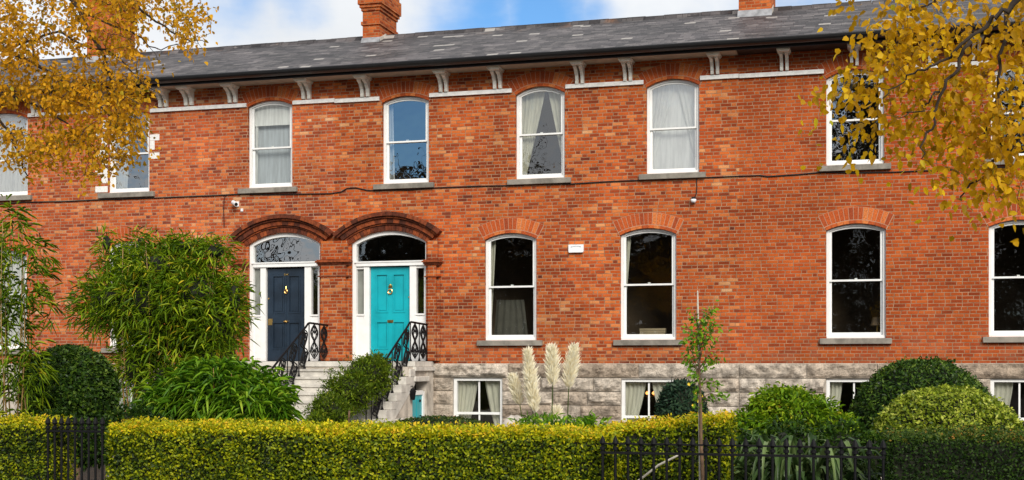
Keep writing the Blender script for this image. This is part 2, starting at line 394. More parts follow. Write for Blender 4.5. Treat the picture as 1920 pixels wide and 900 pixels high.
# ------------------------------------------------------------------ setting: ground
GH = -.40          # ground level along the house, lower than the front garden
def ground_z(y): return 0.0 if y < -10 else (GH if y > -6.5 else GH*(y+10)/3.5)
gm = MB(); ys = [-400,-60,-40,-16.9,-16,-13,-10,-9,-8,-7,-6.5,-3,0,20,60,400]
for i, y in enumerate(ys):
    gm.v += [(-400,y,ground_z(y)-.02),(400,y,ground_z(y)-.02)]
for i in range(len(ys)-1): gm.f.append((2*i,2*i+1,2*i+3,2*i+2))
tag(gm.build('ground', M['soil']), kind='structure')
tag(MB().box(-90,90,-21,-17.1,-.3,-.004).build('pavement', M['pavement']), kind='structure')
tag(MB().box(-90,90,-33.5,-21,-.5,-.13).build('road', M['asphalt']), kind='structure')
lw = MB()
for (x0,x1,y0,y1) in ((-9.0,9,-15.2,-10.0),):
    lw.add([(x0,y0,.002),(x1,y0,.002),(x1,y1,.002),(x0,y1,.002)],[(0,1,2,3)])
tag(lw.build('lawn', M['grass']), kind='structure')

# ------------------------------------------------------------------ terrace houses
XB = [hx(-900), hx(88), hx(628), hx(1386), hx(2600)]
ZPL = 2.045                                   # top of the stone basement
ZSOF = hz(680, 137, -.56)                     # underside of the eaves
EY = -.56
YR = 3.1; ZE = ZSOF+.20; ZR = hz(1040, 47, YR)
LAND = 2.09                                   # landing of the front steps
def arch(x0, x1, zb, zs, rise, n=14):
    c = x1-x0; pts = [(x0, zb), (x1, zb)]
    if rise < .005:
        k = n+1
        return pts+[(x1-(x1-x0)*i/(k-1), zs) for i in range(k)]
    Rr = (c*c/4+rise*rise)/(2*rise); zc = zs+rise-Rr; a = math.asin(min(1, c/2/Rr)); xm = (x0+x1)/2
    return pts+[(xm+Rr*math.sin(a-2*a*i/n), zc+Rr*math.cos(a-2*a*i/n)) for i in range(n+1)]
def plate(name, outer, holes, y0, y1, mat, parent):
    cu = bpy.data.curves.new(name, 'CURVE'); cu.dimensions = '2D'; cu.fill_mode = 'BOTH'; cu.extrude = (y1-y0)/2
    for pts in [outer]+holes:
        sp = cu.splines.new('POLY'); sp.points.add(len(pts)-1); sp.use_cyclic_u = True
        for q, (x, z) in zip(sp.points, pts): q.co = (x, z, 0, 1)
    tmp = link(bpy.data.objects.new(name+'_tmp', cu))
    dg = bpy.context.evaluated_depsgraph_get(); me = bpy.data.meshes.new_from_object(tmp.evaluated_get(dg))
    ym = (y0+y1)/2
    for v in me.vertices: v.co = (v.co.x, ym-v.co.z, v.co.y)
    me.flip_normals() if False else None
    bpy.data.objects.remove(tmp); bpy.data.curves.remove(cu)
    me.materials.clear(); me.materials.append(mat); me.name = name
    o = link(bpy.data.objects.new(name, me)); return adopt(o, parent)

HOUSE = [
 empty('terraced_house', (XB[0]+3,0,0), 'red brick terraced house at the far left, mostly behind yellow leaves and bamboo', 'house'),
 empty('terraced_house', ((XB[1]+XB[2])/2,0,0), 'red brick terraced house with the navy blue front door', 'house'),
 empty('terraced_house', ((XB[2]+XB[3])/2,0,0), 'red brick terraced house with the turquoise front door', 'house'),
 empty('terraced_house', (XB[3]+4,0,0), 'red brick terraced house on the right with dark eaves, beside the overhanging yellow tree', 'house')]
BRK = [M['brick_pale'], M['brick_pale'], M['brick'], M['brick_right']]

# windows: house, u0,u1, crown, spring, bottom, meeting rail, sill u0,u1, style
WIN = [
 (0,-42,52,212,225,368,300,-60,58,'sky'), (1,203,280,207,218,361,287,184,288,'sky'), (1,465,548,188,199,352,276,446,556,'clear'),
 (2,717,804,180,191,344,264,700,813,'sky'), (2,967,1059,162,176,335,250,951,1070,'mid'), (2,1212,1311,148,162,325,239,1198,1323,'sky'),
 (3,1549,1658,130,145,309,223,1536,1671,'sky'), (3,1858,1968,119,134,297,209,1846,1982,'sky'),
 (0,-50,50,468,480,655,553,-66,62,'dark'), (1,203,278,452,463,652,552,190,290,'dark'),
 (2,909,1006,437,449,638,537,894,1016,'dark'), (2,1163,1268,428,440,637,533,1150,1279,'dark'),
 (3,1549,1661,419,431,634,525,1537,1672,'dark'), (3,1854,1968,412,424,631,519,1843,1982,'dark')]
BAS = [(1,205,280,714,775),(2,850,942,709,775),(2,1165,1265,711,782),(3,1549,1652,711,784),(3,1857,1966,711,786)]
DOOR = [dict(h=1,u0=466,u1=600,crown=436,spring=458,d0=500,d1=571,dt=503,tr0=491,tr1=500,sl=(475,489),sr=(584,597),st=502,sb=590,mat='navy'),
        dict(h=2,u0=659,u1=799,crown=432,spring=455,d0=694,d1=768,dt=500,tr0=489,tr1=498,sl=(668,683),sr=(781,796),st=503,sb=588,mat='teal')]
holes = [[] for _ in range(4)]; bholes = [[] for _ in range(4)]
for w in WIN:
    h,u0,u1,vc,vs,vb,vm,s0,s1,stl = w; um = (u0+u1)/2
    zs = hz(um,vs); holes[h].append(arch(hx(u0),hx(u1),hz(um,vb),zs,hz(um,vc)-zs))
for d in DOOR:
    um = (d['u0']+d['u1'])/2; zs = hz(um,d['spring'])
    d['poly'] = arch(hx(d['u0']),hx(d['u1']),ZPL+.02,zs,hz(um,d['crown'])-zs,20); d['rise'] = hz(um,d['crown'])-zs; d['zs'] = zs
    holes[d['h']].append([(x, max(z, ZPL+.02)) for x,z in d['poly']])
BZ0 = .38
for h,u0,u1,vt,vm in BAS:
    zt = hz((u0+u1)/2,vt); bholes[h].append([(hx(u0),BZ0),(hx(u1),BZ0),(hx(u1),zt),(hx(u0),zt)])
for i in range(4):
    x0, x1 = XB[i], XB[i+1]
    plate('front_wall', [(x0,ZPL),(x1,ZPL),(x1,ZSOF+.05),(x0,ZSOF+.05)], holes[i], 0, .30, BRK[i], HOUSE[i])
    plate('basement_wall', [(x0,-.8),(x1,-.8),(x1,ZPL),(x0,ZPL)], bholes[i], 0, .30, M['stone'], HOUSE[i])
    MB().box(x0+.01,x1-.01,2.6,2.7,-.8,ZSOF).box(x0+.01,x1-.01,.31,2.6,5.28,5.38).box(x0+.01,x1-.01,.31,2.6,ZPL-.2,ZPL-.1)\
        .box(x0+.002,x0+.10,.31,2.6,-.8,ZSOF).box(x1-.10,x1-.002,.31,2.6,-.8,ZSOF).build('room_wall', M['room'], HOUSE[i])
    MB().box(x0+.001,x1-.001,6.7,6.9,-.8,ZSOF).build('rear_wall', BRK[i], HOUSE[i])
    # roof
    yb = 2*YR-EY+.1; sl = (ZR-ZE)/(YR-EY)
    rf = MB().prism_x([(EY-.06,ZE-.06*sl),(YR,ZR),(yb+.3,ZR-(yb+.3-YR)*sl),(yb+.3,ZR-(yb+.3-YR)*sl-.14),(YR,ZR-.16),(EY-.06,ZE-.06*sl-.05)], x0, x1).build('roof', M['slate'], HOUSE[i])
    rd = MB(); x = x0
    while x < x1-.05:
        xe = min(x+.46, x1); dz = random.uniform(-.008,.008)
        rd.prism_x([(YR-.17,ZR-.075+dz),(YR-.10,ZR+.03+dz),(YR,ZR+.06+dz),(YR+.10,ZR+.03+dz),(YR+.17,ZR-.075+dz)], x+.004, xe-.004); x = xe
    rd.build('ridge_tiles', M['slate'], rf)
    so = M['darksoffit'] if i == 3 else M['cream']
    MB().box(x0,x1-(.0 if i != 2 else .02),EY+.04,0,ZSOF,ZSOF+.045).build('soffit', so, HOUSE[i])
    MB().box(x0,x1,EY+.005,EY+.04,ZSOF-.01,ZE-.02).build('fascia', M['gutter'], HOUSE[i])
    g = MB(); prof = [(EY-.125+.125*math.cos(a)-.0, ZSOF+.135-.105*math.sin(a)) for a in np.linspace(math.pi, 0, 9)]
    g.prism_x([(y-.0,z) for y,z in prof]+[(EY+.0,ZSOF+.155),(EY-.25,ZSOF+.155)], x0, x1)
    gu = g.build('gutter', M['gutter'], HOUSE[i])
# chimneys
def chimney(h, u0, u1, v, y, dy, ztop, detail=True):
    x0, x1 = hx(u0, y), hx(u1, y); zb = hz((u0+u1)/2, v, y)-.5
    c = MB().box(x0,x1,y,y+dy,zb,ztop-.85)
    zz = hz((u0+u1)/2, 43, y) if detail else ztop-1.5
    o = .035
    if detail: c.box(x0-o,x1+o,y-o,y+dy+o,zz-.05,zz+.04)
    zt = ztop-.85
    for k, (e, hh) in enumerate(((.03,.08),(.065,.08),(.10,.34),(.06,.14),(.03,.2))):
        c.box(x0-e,x1+e,y-e,y+dy+e,zt,zt+hh); zt += hh
    ch = c.build('chimney', M['brick_chimney'], HOUSE[h])
    # flashing
    zf = hz((u0+u1)/2, v, y); sl = (ZR-ZE)/(YR-EY)
    f = MB().prism_x([(y-.14,zf-.14*sl+.012),(y-.005,zf+.19),(y-.005,zf-.02)], x0-.02, x1+.02)
    f.build('lead_apron', M['lead'], ch)
    MB().prism_y([(0,0)]*0 or [(0,0),(0.001,0),(0,0.001)],0,.001) if False else None
    yr = min(y+dy, YR)
    MB().prism_x([(y,zf),(yr-.02,zf+(yr-y)*sl+.01),(yr-.1,zf+(yr-y)*sl+.14),(y,zf+.17)], x1, x1+.015).build('cement_fillet', M['flaunch'], ch)
    return ch
chimney(2, 680, 711, 84, 2.55, 1.25, hz(695, 20, 2.55)+.85)
chimney(3, 1385, 1446, 33, 2.45, 1.25, hz(1415, -60, 2.45)+.85, False)
chimney(1, 163, 206, 118, 2.5, 1.25, hz(180, 10, 2.5)+.85, False)

# eaves brackets
def bracket_mesh(us):
    u0, u1, vtop, vb = us
    um = (u0+u1)/2; x0, x1 = hx(u0), hx(u1); zb = hz(um, vb); zt = ZSOF-.003; w = x1-x0; c = w*.36
    m = MB(); Hh = zt-zb
    prof = [(0,zb)]
    for (a, b) in ((-.075,0),(-.085,.12),(-.075,.16),(-.085,.22),(-.10,.40),(-.15,.52),(-.17,.545),(-.15,.57),(-.20,.66),(-.28,.74),(-.31,.765),(-.28,.79),(-.33,.84)):
        prof.append((a*1.05, zb+b*Hh))
    prof += [(-.36,zb+.86*Hh),(0,zb+.86*Hh)]
    for xx in (x0, x1-c): m.prism_x(prof, xx, xx+c)
    m.box(x0-.03,x1+.03,-.41,-.0,zb+.862*Hh,zb+.93*Hh); m.box(x0-.05,x1+.05,-.44,-.0,zb+.932*Hh,zt)
    return m
for h, uc, vb in ((0,70,217),(1,190,210),(1,308,201),(1,356,198),(1,438,193),(1,576,186),(2,686,182),(2,833,173),(2,934,167),(2,1088,158),(2,1178,153),(2,1341,140),(3,1471,133),(3,1602,124),(3,1748,118),(3,1830,113)):
    bracket_mesh((uc-8, uc+8, 0, vb)).build('eaves_bracket', M['offwhite'], HOUSE[h])
# white string course
for h, u0, u1, v in ((0,54,87,215),(1,90,201,210),(1,283,463,202),(1,550,628,190),(2,628.5,712,187),(2,806,960,174),(2,1061,1207,158),(2,1313,1385.5,144),(3,1386.5,1545,138),(3,1660,1856,123)):
    z = hz((u0+u1)/2, v); b = MB().box(hx(u0),hx(u1),-.055,.05,z-.055,z+.02); b.box(hx(u0),hx(u1),-.035,.05,z+.021,z+.04)
    b.build('string_course', M['band'], HOUSE[h])
# white painted brick edges beside the leftmost upper window of the navy house
for (ua, ub, va, vb2) in ((179,202,212,361),(281,299,240,298)):
    q = MB(); z0 = hz(ua, vb2); n = int((hz(ua,va)-z0)/.225); e = 0
    for k in range(n):
        full = (k % 2 == 0)
        a, b = hx(ua), hx(ub)
        if ua < 200: a = a if full else (a+b)/2
        else: b = b if full else (a+b)/2
        q.box(a, b, -.006, .02, z0+k*.225, z0+k*.225+(.15 if full else .22))
    q.build('white_painted_bricks', M['paintedbrick'], HOUSE[1])

def wedge_ring(m, xm, zc, r0, r1, a, n, y0, y1, gap=.0035, jit=0.0):
    for i in range(n):
        a0 = -a+2*a*i/n; a1 = -a+2*a*(i+1)/n; g0 = gap/r0; 
        yj = y0+random.uniform(-jit, jit)
        poly = [(xm+r0*math.sin(a0+g0),zc+r0*math.cos(a0+g0)),(xm+r0*math.sin(a1-g0),zc+r0*math.cos(a1-g0)),
                (xm+r1*math.sin(a1-g0),zc+r1*math.cos(a1-g0)),(xm+r1*math.sin(a0+g0),zc+r1*math.cos(a0+g0))]
        m.prism_y(poly, yj, y1)
def inset(x0,x1,zb,zs,rise,d,n=14): return arch(x0+d,x1-d,zb+d,zs-d*.25,max(rise-d*.0,.02)-d*.55,n)
def window(w):
    h,u0,u1,vc,vs,vb,vm,s0,s1,stl = w; um = (u0+u1)/2
    x0,x1 = hx(u0),hx(u1); zb = hz(um,vb); zs = hz(um,vs); rise = hz(um,vc)-zs; zm = hz(um,vm)
    A = arch(x0+.002,x1-.002,zb,zs,rise-.002); B = inset(x0,x1,zb,zs,rise,.062)
    fr = MB().ring(A,B,.075,.24)
    fr.box(x0+.01,x1-.01,.05,.20,zb,zb+.045)
    f = fr.build('window', M['white'], HOUSE[h])
    # sashes
    ix0, ix1 = x0+.062, x1-.062; sw = .05
    A2 = inset(x0,x1,zm-.02,zs,rise,.064); A2[0] = (A2[0][0],zm-.02); A2[1] = (A2[1][0],zm-.02)
    B2 = inset(x0,x1,zm,zs,rise,.064+sw); B2[0] = (B2[0][0],zm+.018); B2[1] = (B2[1][0],zm+.018)
    MB().ring(A2,B2,.105,.145).build('upper_sash', M['white'], f)
    ls = MB(); lz0 = zb+.05
    ls.box(ix0+.002,ix0+sw,.150,.19,lz0,zm+.022).box(ix1-sw,ix1-.002,.150,.19,lz0,zm+.022).box(ix0+sw,ix1-sw,.150,.19,lz0,lz0+.075).box(ix0+sw,ix1-sw,.150,.19,zm-.022,zm+.022)
    for xx in (x0+(x1-x0)*.5,): ls.box(xx-.03,xx+.03,.135,.152,zm+.022,zm+.05)
    ls.build('lower_sash', M['white'], f)
    gm_ = M['glass_'+stl] if stl != 'dark' else M['glass']
    MB().add([(x,.126,z) for x,z in B2],[tuple(range(len(B2)))]).build('upper_pane', gm_, f)
    MB().add([(ix0+sw,.171,lz0+.075),(ix1-sw,.171,lz0+.075),(ix1-sw,.171,zm-.022),(ix0+sw,.171,zm-.022)],[(0,1,2,3)]).build('lower_pane', gm_, f)
    # sill
    MB().box(hx(s0,-.07),hx(s1,-.07),-.09,.074,zb-.125,zb-.003).build('sill', M['sill'], f, bevel=.008)
    # brick arch
    c = x1-x0; Rr = (c*c/4+rise*rise)/(2*rise); zc = zs+rise-Rr; a = math.asin(c/2/Rr); xm = (x0+x1)/2
    m = MB(); wedge_ring(m,xm,zc,Rr+.004,Rr+.072,a*1.0,int(c/.115),-.016,.06)
    wedge_ring(m,xm,zc,Rr+.087,Rr+.345,a*1.02,int(c/.078),-.004,.06,gap=.0055,jit=.0015)
    ar = m.build('brick_arch', M['vouss'], f)
    m = MB(); N = 16; am = a*1.03
    out = [(xm+(Rr+.350)*math.sin(-am+2*am*i/N),zc+(Rr+.350)*math.cos(-am+2*am*i/N)) for i in range(N+1)]
    inn = [(xm+(Rr+.003)*math.sin(-am+2*am*i/N),zc+(Rr+.003)*math.cos(-am+2*am*i/N)) for i in range(N+1)]
    m.ring(out,inn,-.002,.04,closed=False).build('arch_mortar', M['mortar'], f)
    return dict(x0=x0,x1=x1,zb=zb,zt=zs+rise,zm=zm)
WD = [window(w) for w in WIN]
def basement_window(b):
    h,u0,u1,vt,vm = b; um = (u0+u1)/2; x0,x1 = hx(u0),hx(u1); zt = hz(um,vt); zm = hz(um,vm); zb = BZ0
    f = MB(); t_ = .05
    f.box(x0+.003,x0+.075,.03,.16,zb,zt-.002).box(x1-.06,x1-.003,.03,.16,zb,zt-.002).box(x0+.075,x1-.06,.03,.16,zt-.06,zt-.002).box(x0+.075,x1-.06,.03,.16,zb,zb+.07)
    fo = f.build('basement_window', M['white'], HOUSE[h])
    xm = (x0+x1)/2+.01
    s = MB().box(x0+.075,x1-.06,.07,.11,zm-.028,zm+.028)
    s.box(xm-.018,xm+.018,.075,.105,zm+.028,zt-.06).box(xm-.018,xm+.018,.09,.12,zb+.07,zm-.028)
    s.box(x0+.0755,x0+.10,.08,.12,zb+.07,zm-.028).box(x1-.085,x1-.0605,.08,.12,zb+.07,zm-.028)
    s.build('glazing_bars', M['white'], fo)
    MB().add([(x0+.07,.10,zb+.05),(x1-.05,.10,zb+.05),(x1-.05,.10,zt-.05),(x0+.07,.10,zt-.05)],[(0,1,2,3)]).build('pane', M['glass'], fo)
    return dict(x0=x0,x1=x1,zb=zb,zt=zt,zm=zm)
BD = [basement_window(b) for b in BAS]
# rock-faced blocks of the basement wall
zl = [ZPL, hz(1000,708), hz(1000,733.5), hz(1000,759), hz(1000,784), hz(1000,810), hz(1000,836), hz(1000,862)]
def rocks(i):
    m = MB(); X0, X1 = XB[i], XB[i+1]
    if i == 2: X0 = hx(812)
    if i == 0: return
    if i == 1: X1 = hx(438)
    if i == 3: X1 = hx(2500)
    ops = sorted([(bd['x0'],bd['x1'],bd['zt'],b[1]) for bd,b in zip(BD,BAS) if b[0] == i])
    for r in range(len(zl)-1):
        zt, zb = zl[r], zl[r+1]
        segs = []; cur = X0
        for (a, b, t_, _) in ops:
            if r >= 1: segs.append((cur, a)); cur = b
        segs.append((cur, X1))
        for a, b in segs:
            x = a
            while x < b-.01:
                L = random.uniform(.55,1.25) if r else random.uniform(.8,1.9)
                if b-x-L < .4: L = b-x
                xe = min(b, x+L); top0 = zt
                nx = max(4,int((xe-x)/.055)); nz = 7; vs = []; fs = []; sd = random.uniform(0,99); am = random.uniform(.6,1.25)
                g = .009
                for jz in range(nz+1):
                    for jx in range(nx+1):
                        px = x+g+(xe-x-2*g)*jx/nx; pz = zb+g+(zt-zb-2*g)*jz/nz
                        e = min(px-x, xe-px, (pz-zb), (zt-pz)); k = min(1, max(0, (e-.018)/.055))
                        nn = mnoise.noise(Vector((px*3.1,sd,pz*4.3)))*.5+mnoise.noise(Vector((px*9,sd+7,pz*11)))*.34+mnoise.noise(Vector((px*21,sd+3,pz*24)))*.15
                        vs.append((px, -.03-k*am*(.045+.13*nn), pz))
                o = len(vs)
                for jz in range(nz):
                    for jx in range(nx):
                        q = jz*(nx+1)+jx; fs.append((q,q+1,q+nx+2,q+nx+1))
                ring_i = [jx for jx in range(nx+1)]+[jz*(nx+1)+nx for jz in range(1,nz+1)]+[nz*(nx+1)+jx for jx in range(nx-1,-1,-1)]+[jz*(nx+1) for jz in range(nz-1,0,-1)]
                for q in ring_i: vs.append((vs[q][0], -.001, vs[q][2]))
                nr = len(ring_i)
                for q in range(nr): fs.append((ring_i[(q+1)%nr], ring_i[q], o+q, o+(q+1)%nr))
                m.add(vs, fs); x = xe
    m.build('rock_faced_blocks', M['rock'], HOUSE[i])
for i in range(4): rocks(i)

# ------------------------------------------------------------------ front doors
def door(d):
    H = HOUSE[d['h']]; x0,x1 = hx(d['u0']),hx(d['u1']); um = (d['u0']+d['u1'])/2; zs = d['zs']; rise = d['rise']; zb = LAND+.012
    Z = lambda v: hz(um, v)
    A = arch(x0+.003,x1-.003,zb,zs,rise-.003,20)
    zt0, zt1 = Z(d['tr1']), Z(d['tr0'])
    s = MB()
    # outer frame ring
    B = arch(x0+.10,x1-.04,zb,zs-.02,rise-.075,20); B[0]=(B[0][0],zb); B[1]=(B[1][0],zb)
    s.ring(A[1:]+A[:1], B[1:]+B[:1], .06, .22, closed=False) if False else None
    n = len(A); ja = [A[i] for i in range(1,n)]+[A[0]]; jb = [B[i] for i in range(1,n)]+[B[0]]
    s.ring(ja, jb, .06, .22, closed=False)
    s.box(x0+.10,x1-.04,.04,.20,zt0,zt1); s.box(x0+.07,x1-.02,.02,.058,zt1-.03,zt1)
    dx0,dx1 = hx(d['d0'],.1),hx(d['d1'],.1)
    for a,b in ((x0+.101,hx(d['sl'][0],.1)),(hx(d['sl'][1],.1),dx0-.012),(dx1+.012,hx(d['sr'][0],.1)),(hx(d['sr'][1],.1)-.005,x1-.041)):
        if b-a > .004: s.box(a,b,.075,.20,zb,zt0)
    for a,b in ((hx(d['sl'][0],.1),hx(d['sl'][1],.1)),(hx(d['sr'][0],.1),hx(d['sr'][1],.1)-.005)):
        zz0, zz1 = Z(d['sb']), Z(d['st'])
        s.box(a,b,.09,.19,zb,zz0); s.box(a,b,.09,.19,zz1,zt0); s.box(a-.03,b+.03,.062,.074,zz0-.04,zz0-.003)
        s.box(a-.0,b+.0,.08,.089,zb+.06,zz0-.17)
    su = s.build('door_surround', M['white'], H)
    for k,(a,b) in enumerate(((hx(d['sl'][0],.1),hx(d['sl'][1],.1)),(hx(d['sr'][0],.1),hx(d['sr'][1],.1)-.005))):
        MB().add([(a,.15,Z(d['sb'])),(b,.15,Z(d['sb'])),(b,.15,Z(d['st'])),(a,.15,Z(d['st']))],[(0,1,2,3)]).build('sidelight', M['frost'] if k == 0 else M['glass_mid'], su)
    fp = arch(x0+.10,x1-.04,zt1,zs-.02,rise-.075,20); fp = [(x,max(z,zt1)) for x,z in fp]
    MB().add([(x,.14,z) for x,z in fp],[tuple(range(len(fp)))]).build('fanlight', M['glass_sky'] if d['mat']=='navy' else M['glass_mid'], su)
    # leaf
    ztop = Z(d['dt']); y = .15; m = MB(); W = dx1-dx0; Hh = ztop-zb
    m.box(dx0,dx1,y+.022,y+.05,zb,ztop)
    st = W*.13; mid = W*.11; lock0, lock1 = zb+Hh*.425, zb+Hh*.515
    zbt = zb+Hh*.125
    m.box(dx0,dx0+st,y,y+.021,zb,ztop).box(dx1-st,dx1,y,y+.021,zb,ztop).box(dx0+W/2-mid/2,dx0+W/2+mid/2,y,y+.021,zb,ztop)
    for a,b in ((zb,zbt),(lock0,lock1),(ztop-Hh*.07,ztop)):
        m.box(dx0+st,dx0+W/2-mid/2,y,y+.021,a,b).box(dx0+W/2+mid/2,dx1-st,y,y+.021,a,b)
    for xa,xb in ((dx0+st,dx0+W/2-mid/2),(dx0+W/2+mid/2,dx1-st)):
        for za,zb_ in ((zbt,lock0),(lock1,ztop-Hh*.07)):
            e = .028
            m.ring([(xa,za),(xb,za),(xb,zb_),(xa,zb_)],[(xa+e,za+e),(xb-e,za+e),(xb-e,zb_-e),(xa+e,zb_-e)],y-.012,y+.02)
            m.box(xa+.06,xb-.06,y+.010,y+.0215,za+.06,zb_-.06)
    m.box(dx0+.005,dx1-.005,y-.014,y-.001,zb+.01,zb+Hh*.075)
    if d['mat'] == 'navy': m.box(dx0+W/2-.006,dx0+W/2+.006,y-.008,y-.001,zb+.3,ztop-.02)
    lf = m.build('front_door', M[d['mat']], H)
    xc = dx0+W/2
    def U(u): return hx(u,.14)
    k = MB()
    if d['mat'] == 'navy':
        zk = Z(546)
        k.lathe([(.0,0),(.022,.005),(.022,.045),(.0,.05)],(xc,y-.012,Z(541)))
        pts = [(xc+.038*math.sin(a)*(1 if a < 99 else 1),y-.028,Z(546)-.045*math.cos(a)+.0) for a in np.linspace(0.0,2*math.pi,15)]
        k.tube(pts,.011,6); k.tube([(xc,y-.02,Z(541)+.06),(xc,y-.03,Z(541))],.014)
    else:
        k.lathe([(0,0),(.045,.006),(.05,.03),(.03,.055),(.02,.075),(0,.08)],(xc,y-.008,Z(538)))
        pts = [(xc+.052*math.sin(a),y-.028,Z(546)+.055*math.cos(a)) for a in np.linspace(0,2*math.pi,17)]
        k.tube(pts,.014,6); k.box(xc-.035,xc+.035,y-.02,y-.001,Z(551),Z(549)); k.box(xc-.05,xc+.05,y-.014,y-.001,Z(538)-.01,Z(538)+.012)
    k.build('knocker', M['brass'], lf, smooth=False)
    zl_ = Z(602)
    if d['mat'] == 'navy':
        MB().lathe([(0,0),(.035,.0),(.062,.022),(.062,.03),(.03,.05),(0,.06)],(xc,y-.03,zl_-.03)).build('door_knob', M['brass'], lf, smooth=True)
        MB().box(U(503),U(511),y-.012,y-.001,Z(609)+.002,Z(597)).build('lock_plate', M['brass'], lf)
        MB().lathe([(0,0),(.02,.0),(.02,.03),(0,.03)],(U(504),y-.012,Z(560))).build('night_latch', M['brass'], lf)
        # two small brass numerals high on the middle stile
        q = MB(); zq = Z(514)
        q.box(xc-.055,xc-.02,y-.016,y-.001,zq-.02,zq-.005).box(xc-.055,xc-.02,y-.016,y-.001,zq+.005,zq+.02).box(xc+.0,xc+.06,y-.016,y-.001,zq-.014,zq+.014).box(xc+.045,xc+.06,y-.016,y-.001,zq-.022,zq+.022)
        q.build('door_number', M['brass'], lf)
    else:
        MB().box(xc-.075,xc+.075,y-.016,y-.001,zl_-.035,zl_+.03).box(xc-.05,xc+.05,y-.026,y-.017,zl_-.012,zl_+.014).build('letter_plate', M['brass'], lf)
        MB().lathe([(0,0),(.014,.0),(.014,.028),(0,.028)],(dx1-.03,y-.01,Z(558))).build('night_latch', M['brass'], lf)
    # brick archivolt
    c = x1-x0; Rr = (c*c/4+rise*rise)/(2*rise); zc = zs+rise-Rr; a = math.asin(c/2/Rr); xm = (x0+x1)/2
    m = MB()
    wedge_ring(m,xm,zc,Rr+.002,Rr+.125,a*1.05,24,-.03,.10,gap=.004)
    m2 = MB()
    for r0,r1,y0_ in ((.128,.165,-.06),(.168,.275,-.10),(.278,.325,-.15),(.328,.42,-.21)):
        wedge_ring(m2,xm,zc,Rr+r0,Rr+r1,a*(1.05+r0*.36),16,y0_,.04,gap=.0015)
    m2.build('arch_hood', M['moulding'], H); m.build('arch_voussoirs', M['moulding'], H)
    return x0,x1
dn = door(DOOR[0]); dt = door(DOOR[1])
# brick piers beside the doors with moulded caps
def pier(h, xa, xb, zcap):
    m = MB().box(xa,xb,-.07,.0,LAND+.02,zcap).box(xa+.07,xb-.07,-.15,-.071,LAND+.02,zcap)
    m.box(xa+.05,xb-.05,-.10,.0,zcap+.12,zcap+.55)
    m.build('door_pier', BRK[2], HOUSE[h])
    c = MB()
    for k,(e,a,b) in enumerate(((.02,0,.035),(.05,.036,.07),(.09,.071,.105),(.05,.106,.135))): c.box(xa-e*.6,xb+e*.6,-.14-e,.0,zcap+a-.03,zcap+b-.03)
    MB().box(xa-.01,xb+.01,-.165,.0,zcap-.30,zcap-.27).build('pier_fillet', M['moulding'], HOUSE[h])
    c.build('pier_cap', M['moulding'], HOUSE[h])
zcap = hz(625, 496)
pier(2, dn[1]+.02, dt[0]-.02, zcap)
pier(2, dt[1]+.02, dt[1]+.36, hz(815,496))
pier(1, dn[0]-.36, dn[0]-.02, hz(450,500))

# ------------------------------------------------------------------ curtains and indoor things
def sheet(x0t,x1t,x0b,x1b,z0,z1,y,amp,fold,nx=26,nz=14,bow=1.0):
    V=[];Q=[]
    ph = random.uniform(0,6)
    for j in range(nz+1):
        s = j/nz; k = (1-s)**bow
        for i in range(nx+1):
            t = i/nx; a = x0b+(x0t-x0b)*(1-k); b = x1b+(x1t-x1b)*(1-k)
            x = a+(b-a)*t; V.append((x, y+amp*math.sin(t*fold*2*math.pi+ph+.8*math.sin(s*3+t*4))+amp*.4*math.sin(t*fold*4.7+ph*2), z0+(z1-z0)*s))
    for j in range(nz):
        for i in range(nx):
            q=j*(nx+1)+i; Q.append((q,q+1,q+nx+2,q+nx+1))
    return V,Q
def curtain(name, parts, mat, label, cat='curtain', group=None):
    V=[];Q=[]
    for p in parts:
        v,q = sheet(*p); b=len(V); V+=v; Q+=[tuple(i+b for i in f) for f in q]
    m=MB(); m.v=V; m.f=Q
    return tag(m.build(name, M[mat], None, smooth=True), label, cat, group)
def cpair(w, lt, lb, rt, rb, mat, label, y=.30, zcut=None, bow=1.0):
    W = w['x1']-w['x0']; z0 = w['zb']-.02 if zcut is None else zcut; z1 = w['zt']+.03; P_=[]
    if lt > 0: P_.append((w['x0']-.03, w['x0']+W*lt, w['x0']-.03, w['x0']+W*lb, z0, z1, y, .02, max(2,int(lt*14)), 26, 14, bow))
    if rt > 0: P_.append((w['x1']-W*rt, w['x1']+.12, w['x1']-W*rb, w['x1']+.12, z0, z1, y, .02, max(2,int(rt*14)), 26, 14, bow))
    return curtain('curtain', P_, mat, label)
u = WD
cpair(u[0], .55,.5,.5,.5,'curtain_white','white net curtains in the upper window at the far left edge')
cpair(u[1], .42,.30,0,0,'curtain_white','white curtain drawn to the left inside the upper window with white painted brick edges')
cpair(u[2], .12,.10,0,0,'curtain_white','white curtain strip under the roller blind, above the navy front door', y=.26)
W = u[2]; curtain('roller_blind',[(W['x0'],W['x1']+.05,W['x0'],W['x1']+.05,hz(506,232),W['zt']+.03,.235,.002,1)],'blind','white roller blind a third of the way down, upper window above the navy door','blind')
curtain('net_curtain',[(W['x0'],W['x1']+.1,W['x0'],W['x1']+.1,W['zb']-.02,W['zt'],.36,.001,2)],'net2','flat grey net hanging behind the white roller blind','net curtain')
cpair(u[3], .13,.18,.06,.03,'curtain_white','white curtains held to the sides of the upper window reflecting blue sky')
cpair(u[4], .56,.12,.42,.02,'curtain','cream curtains parted in a tall V, upper window over the white alarm box side', bow=1.0)
cpair(u[5], .55,.02,.50,.04,'curtain_white','white curtains parted in a V in front of grey net, upper middle window')
W = u[5]; curtain('net_curtain',[(W['x0'],W['x1']+.1,W['x0'],W['x1']+.1,W['zb']-.02,W['zt'],.36,.010,7)],'blind','pale net hanging flat behind the white V curtains','net curtain')
cpair(u[9], .5,.5,.5,.5,'net','pale net curtain in the ground floor window behind the large bamboo')
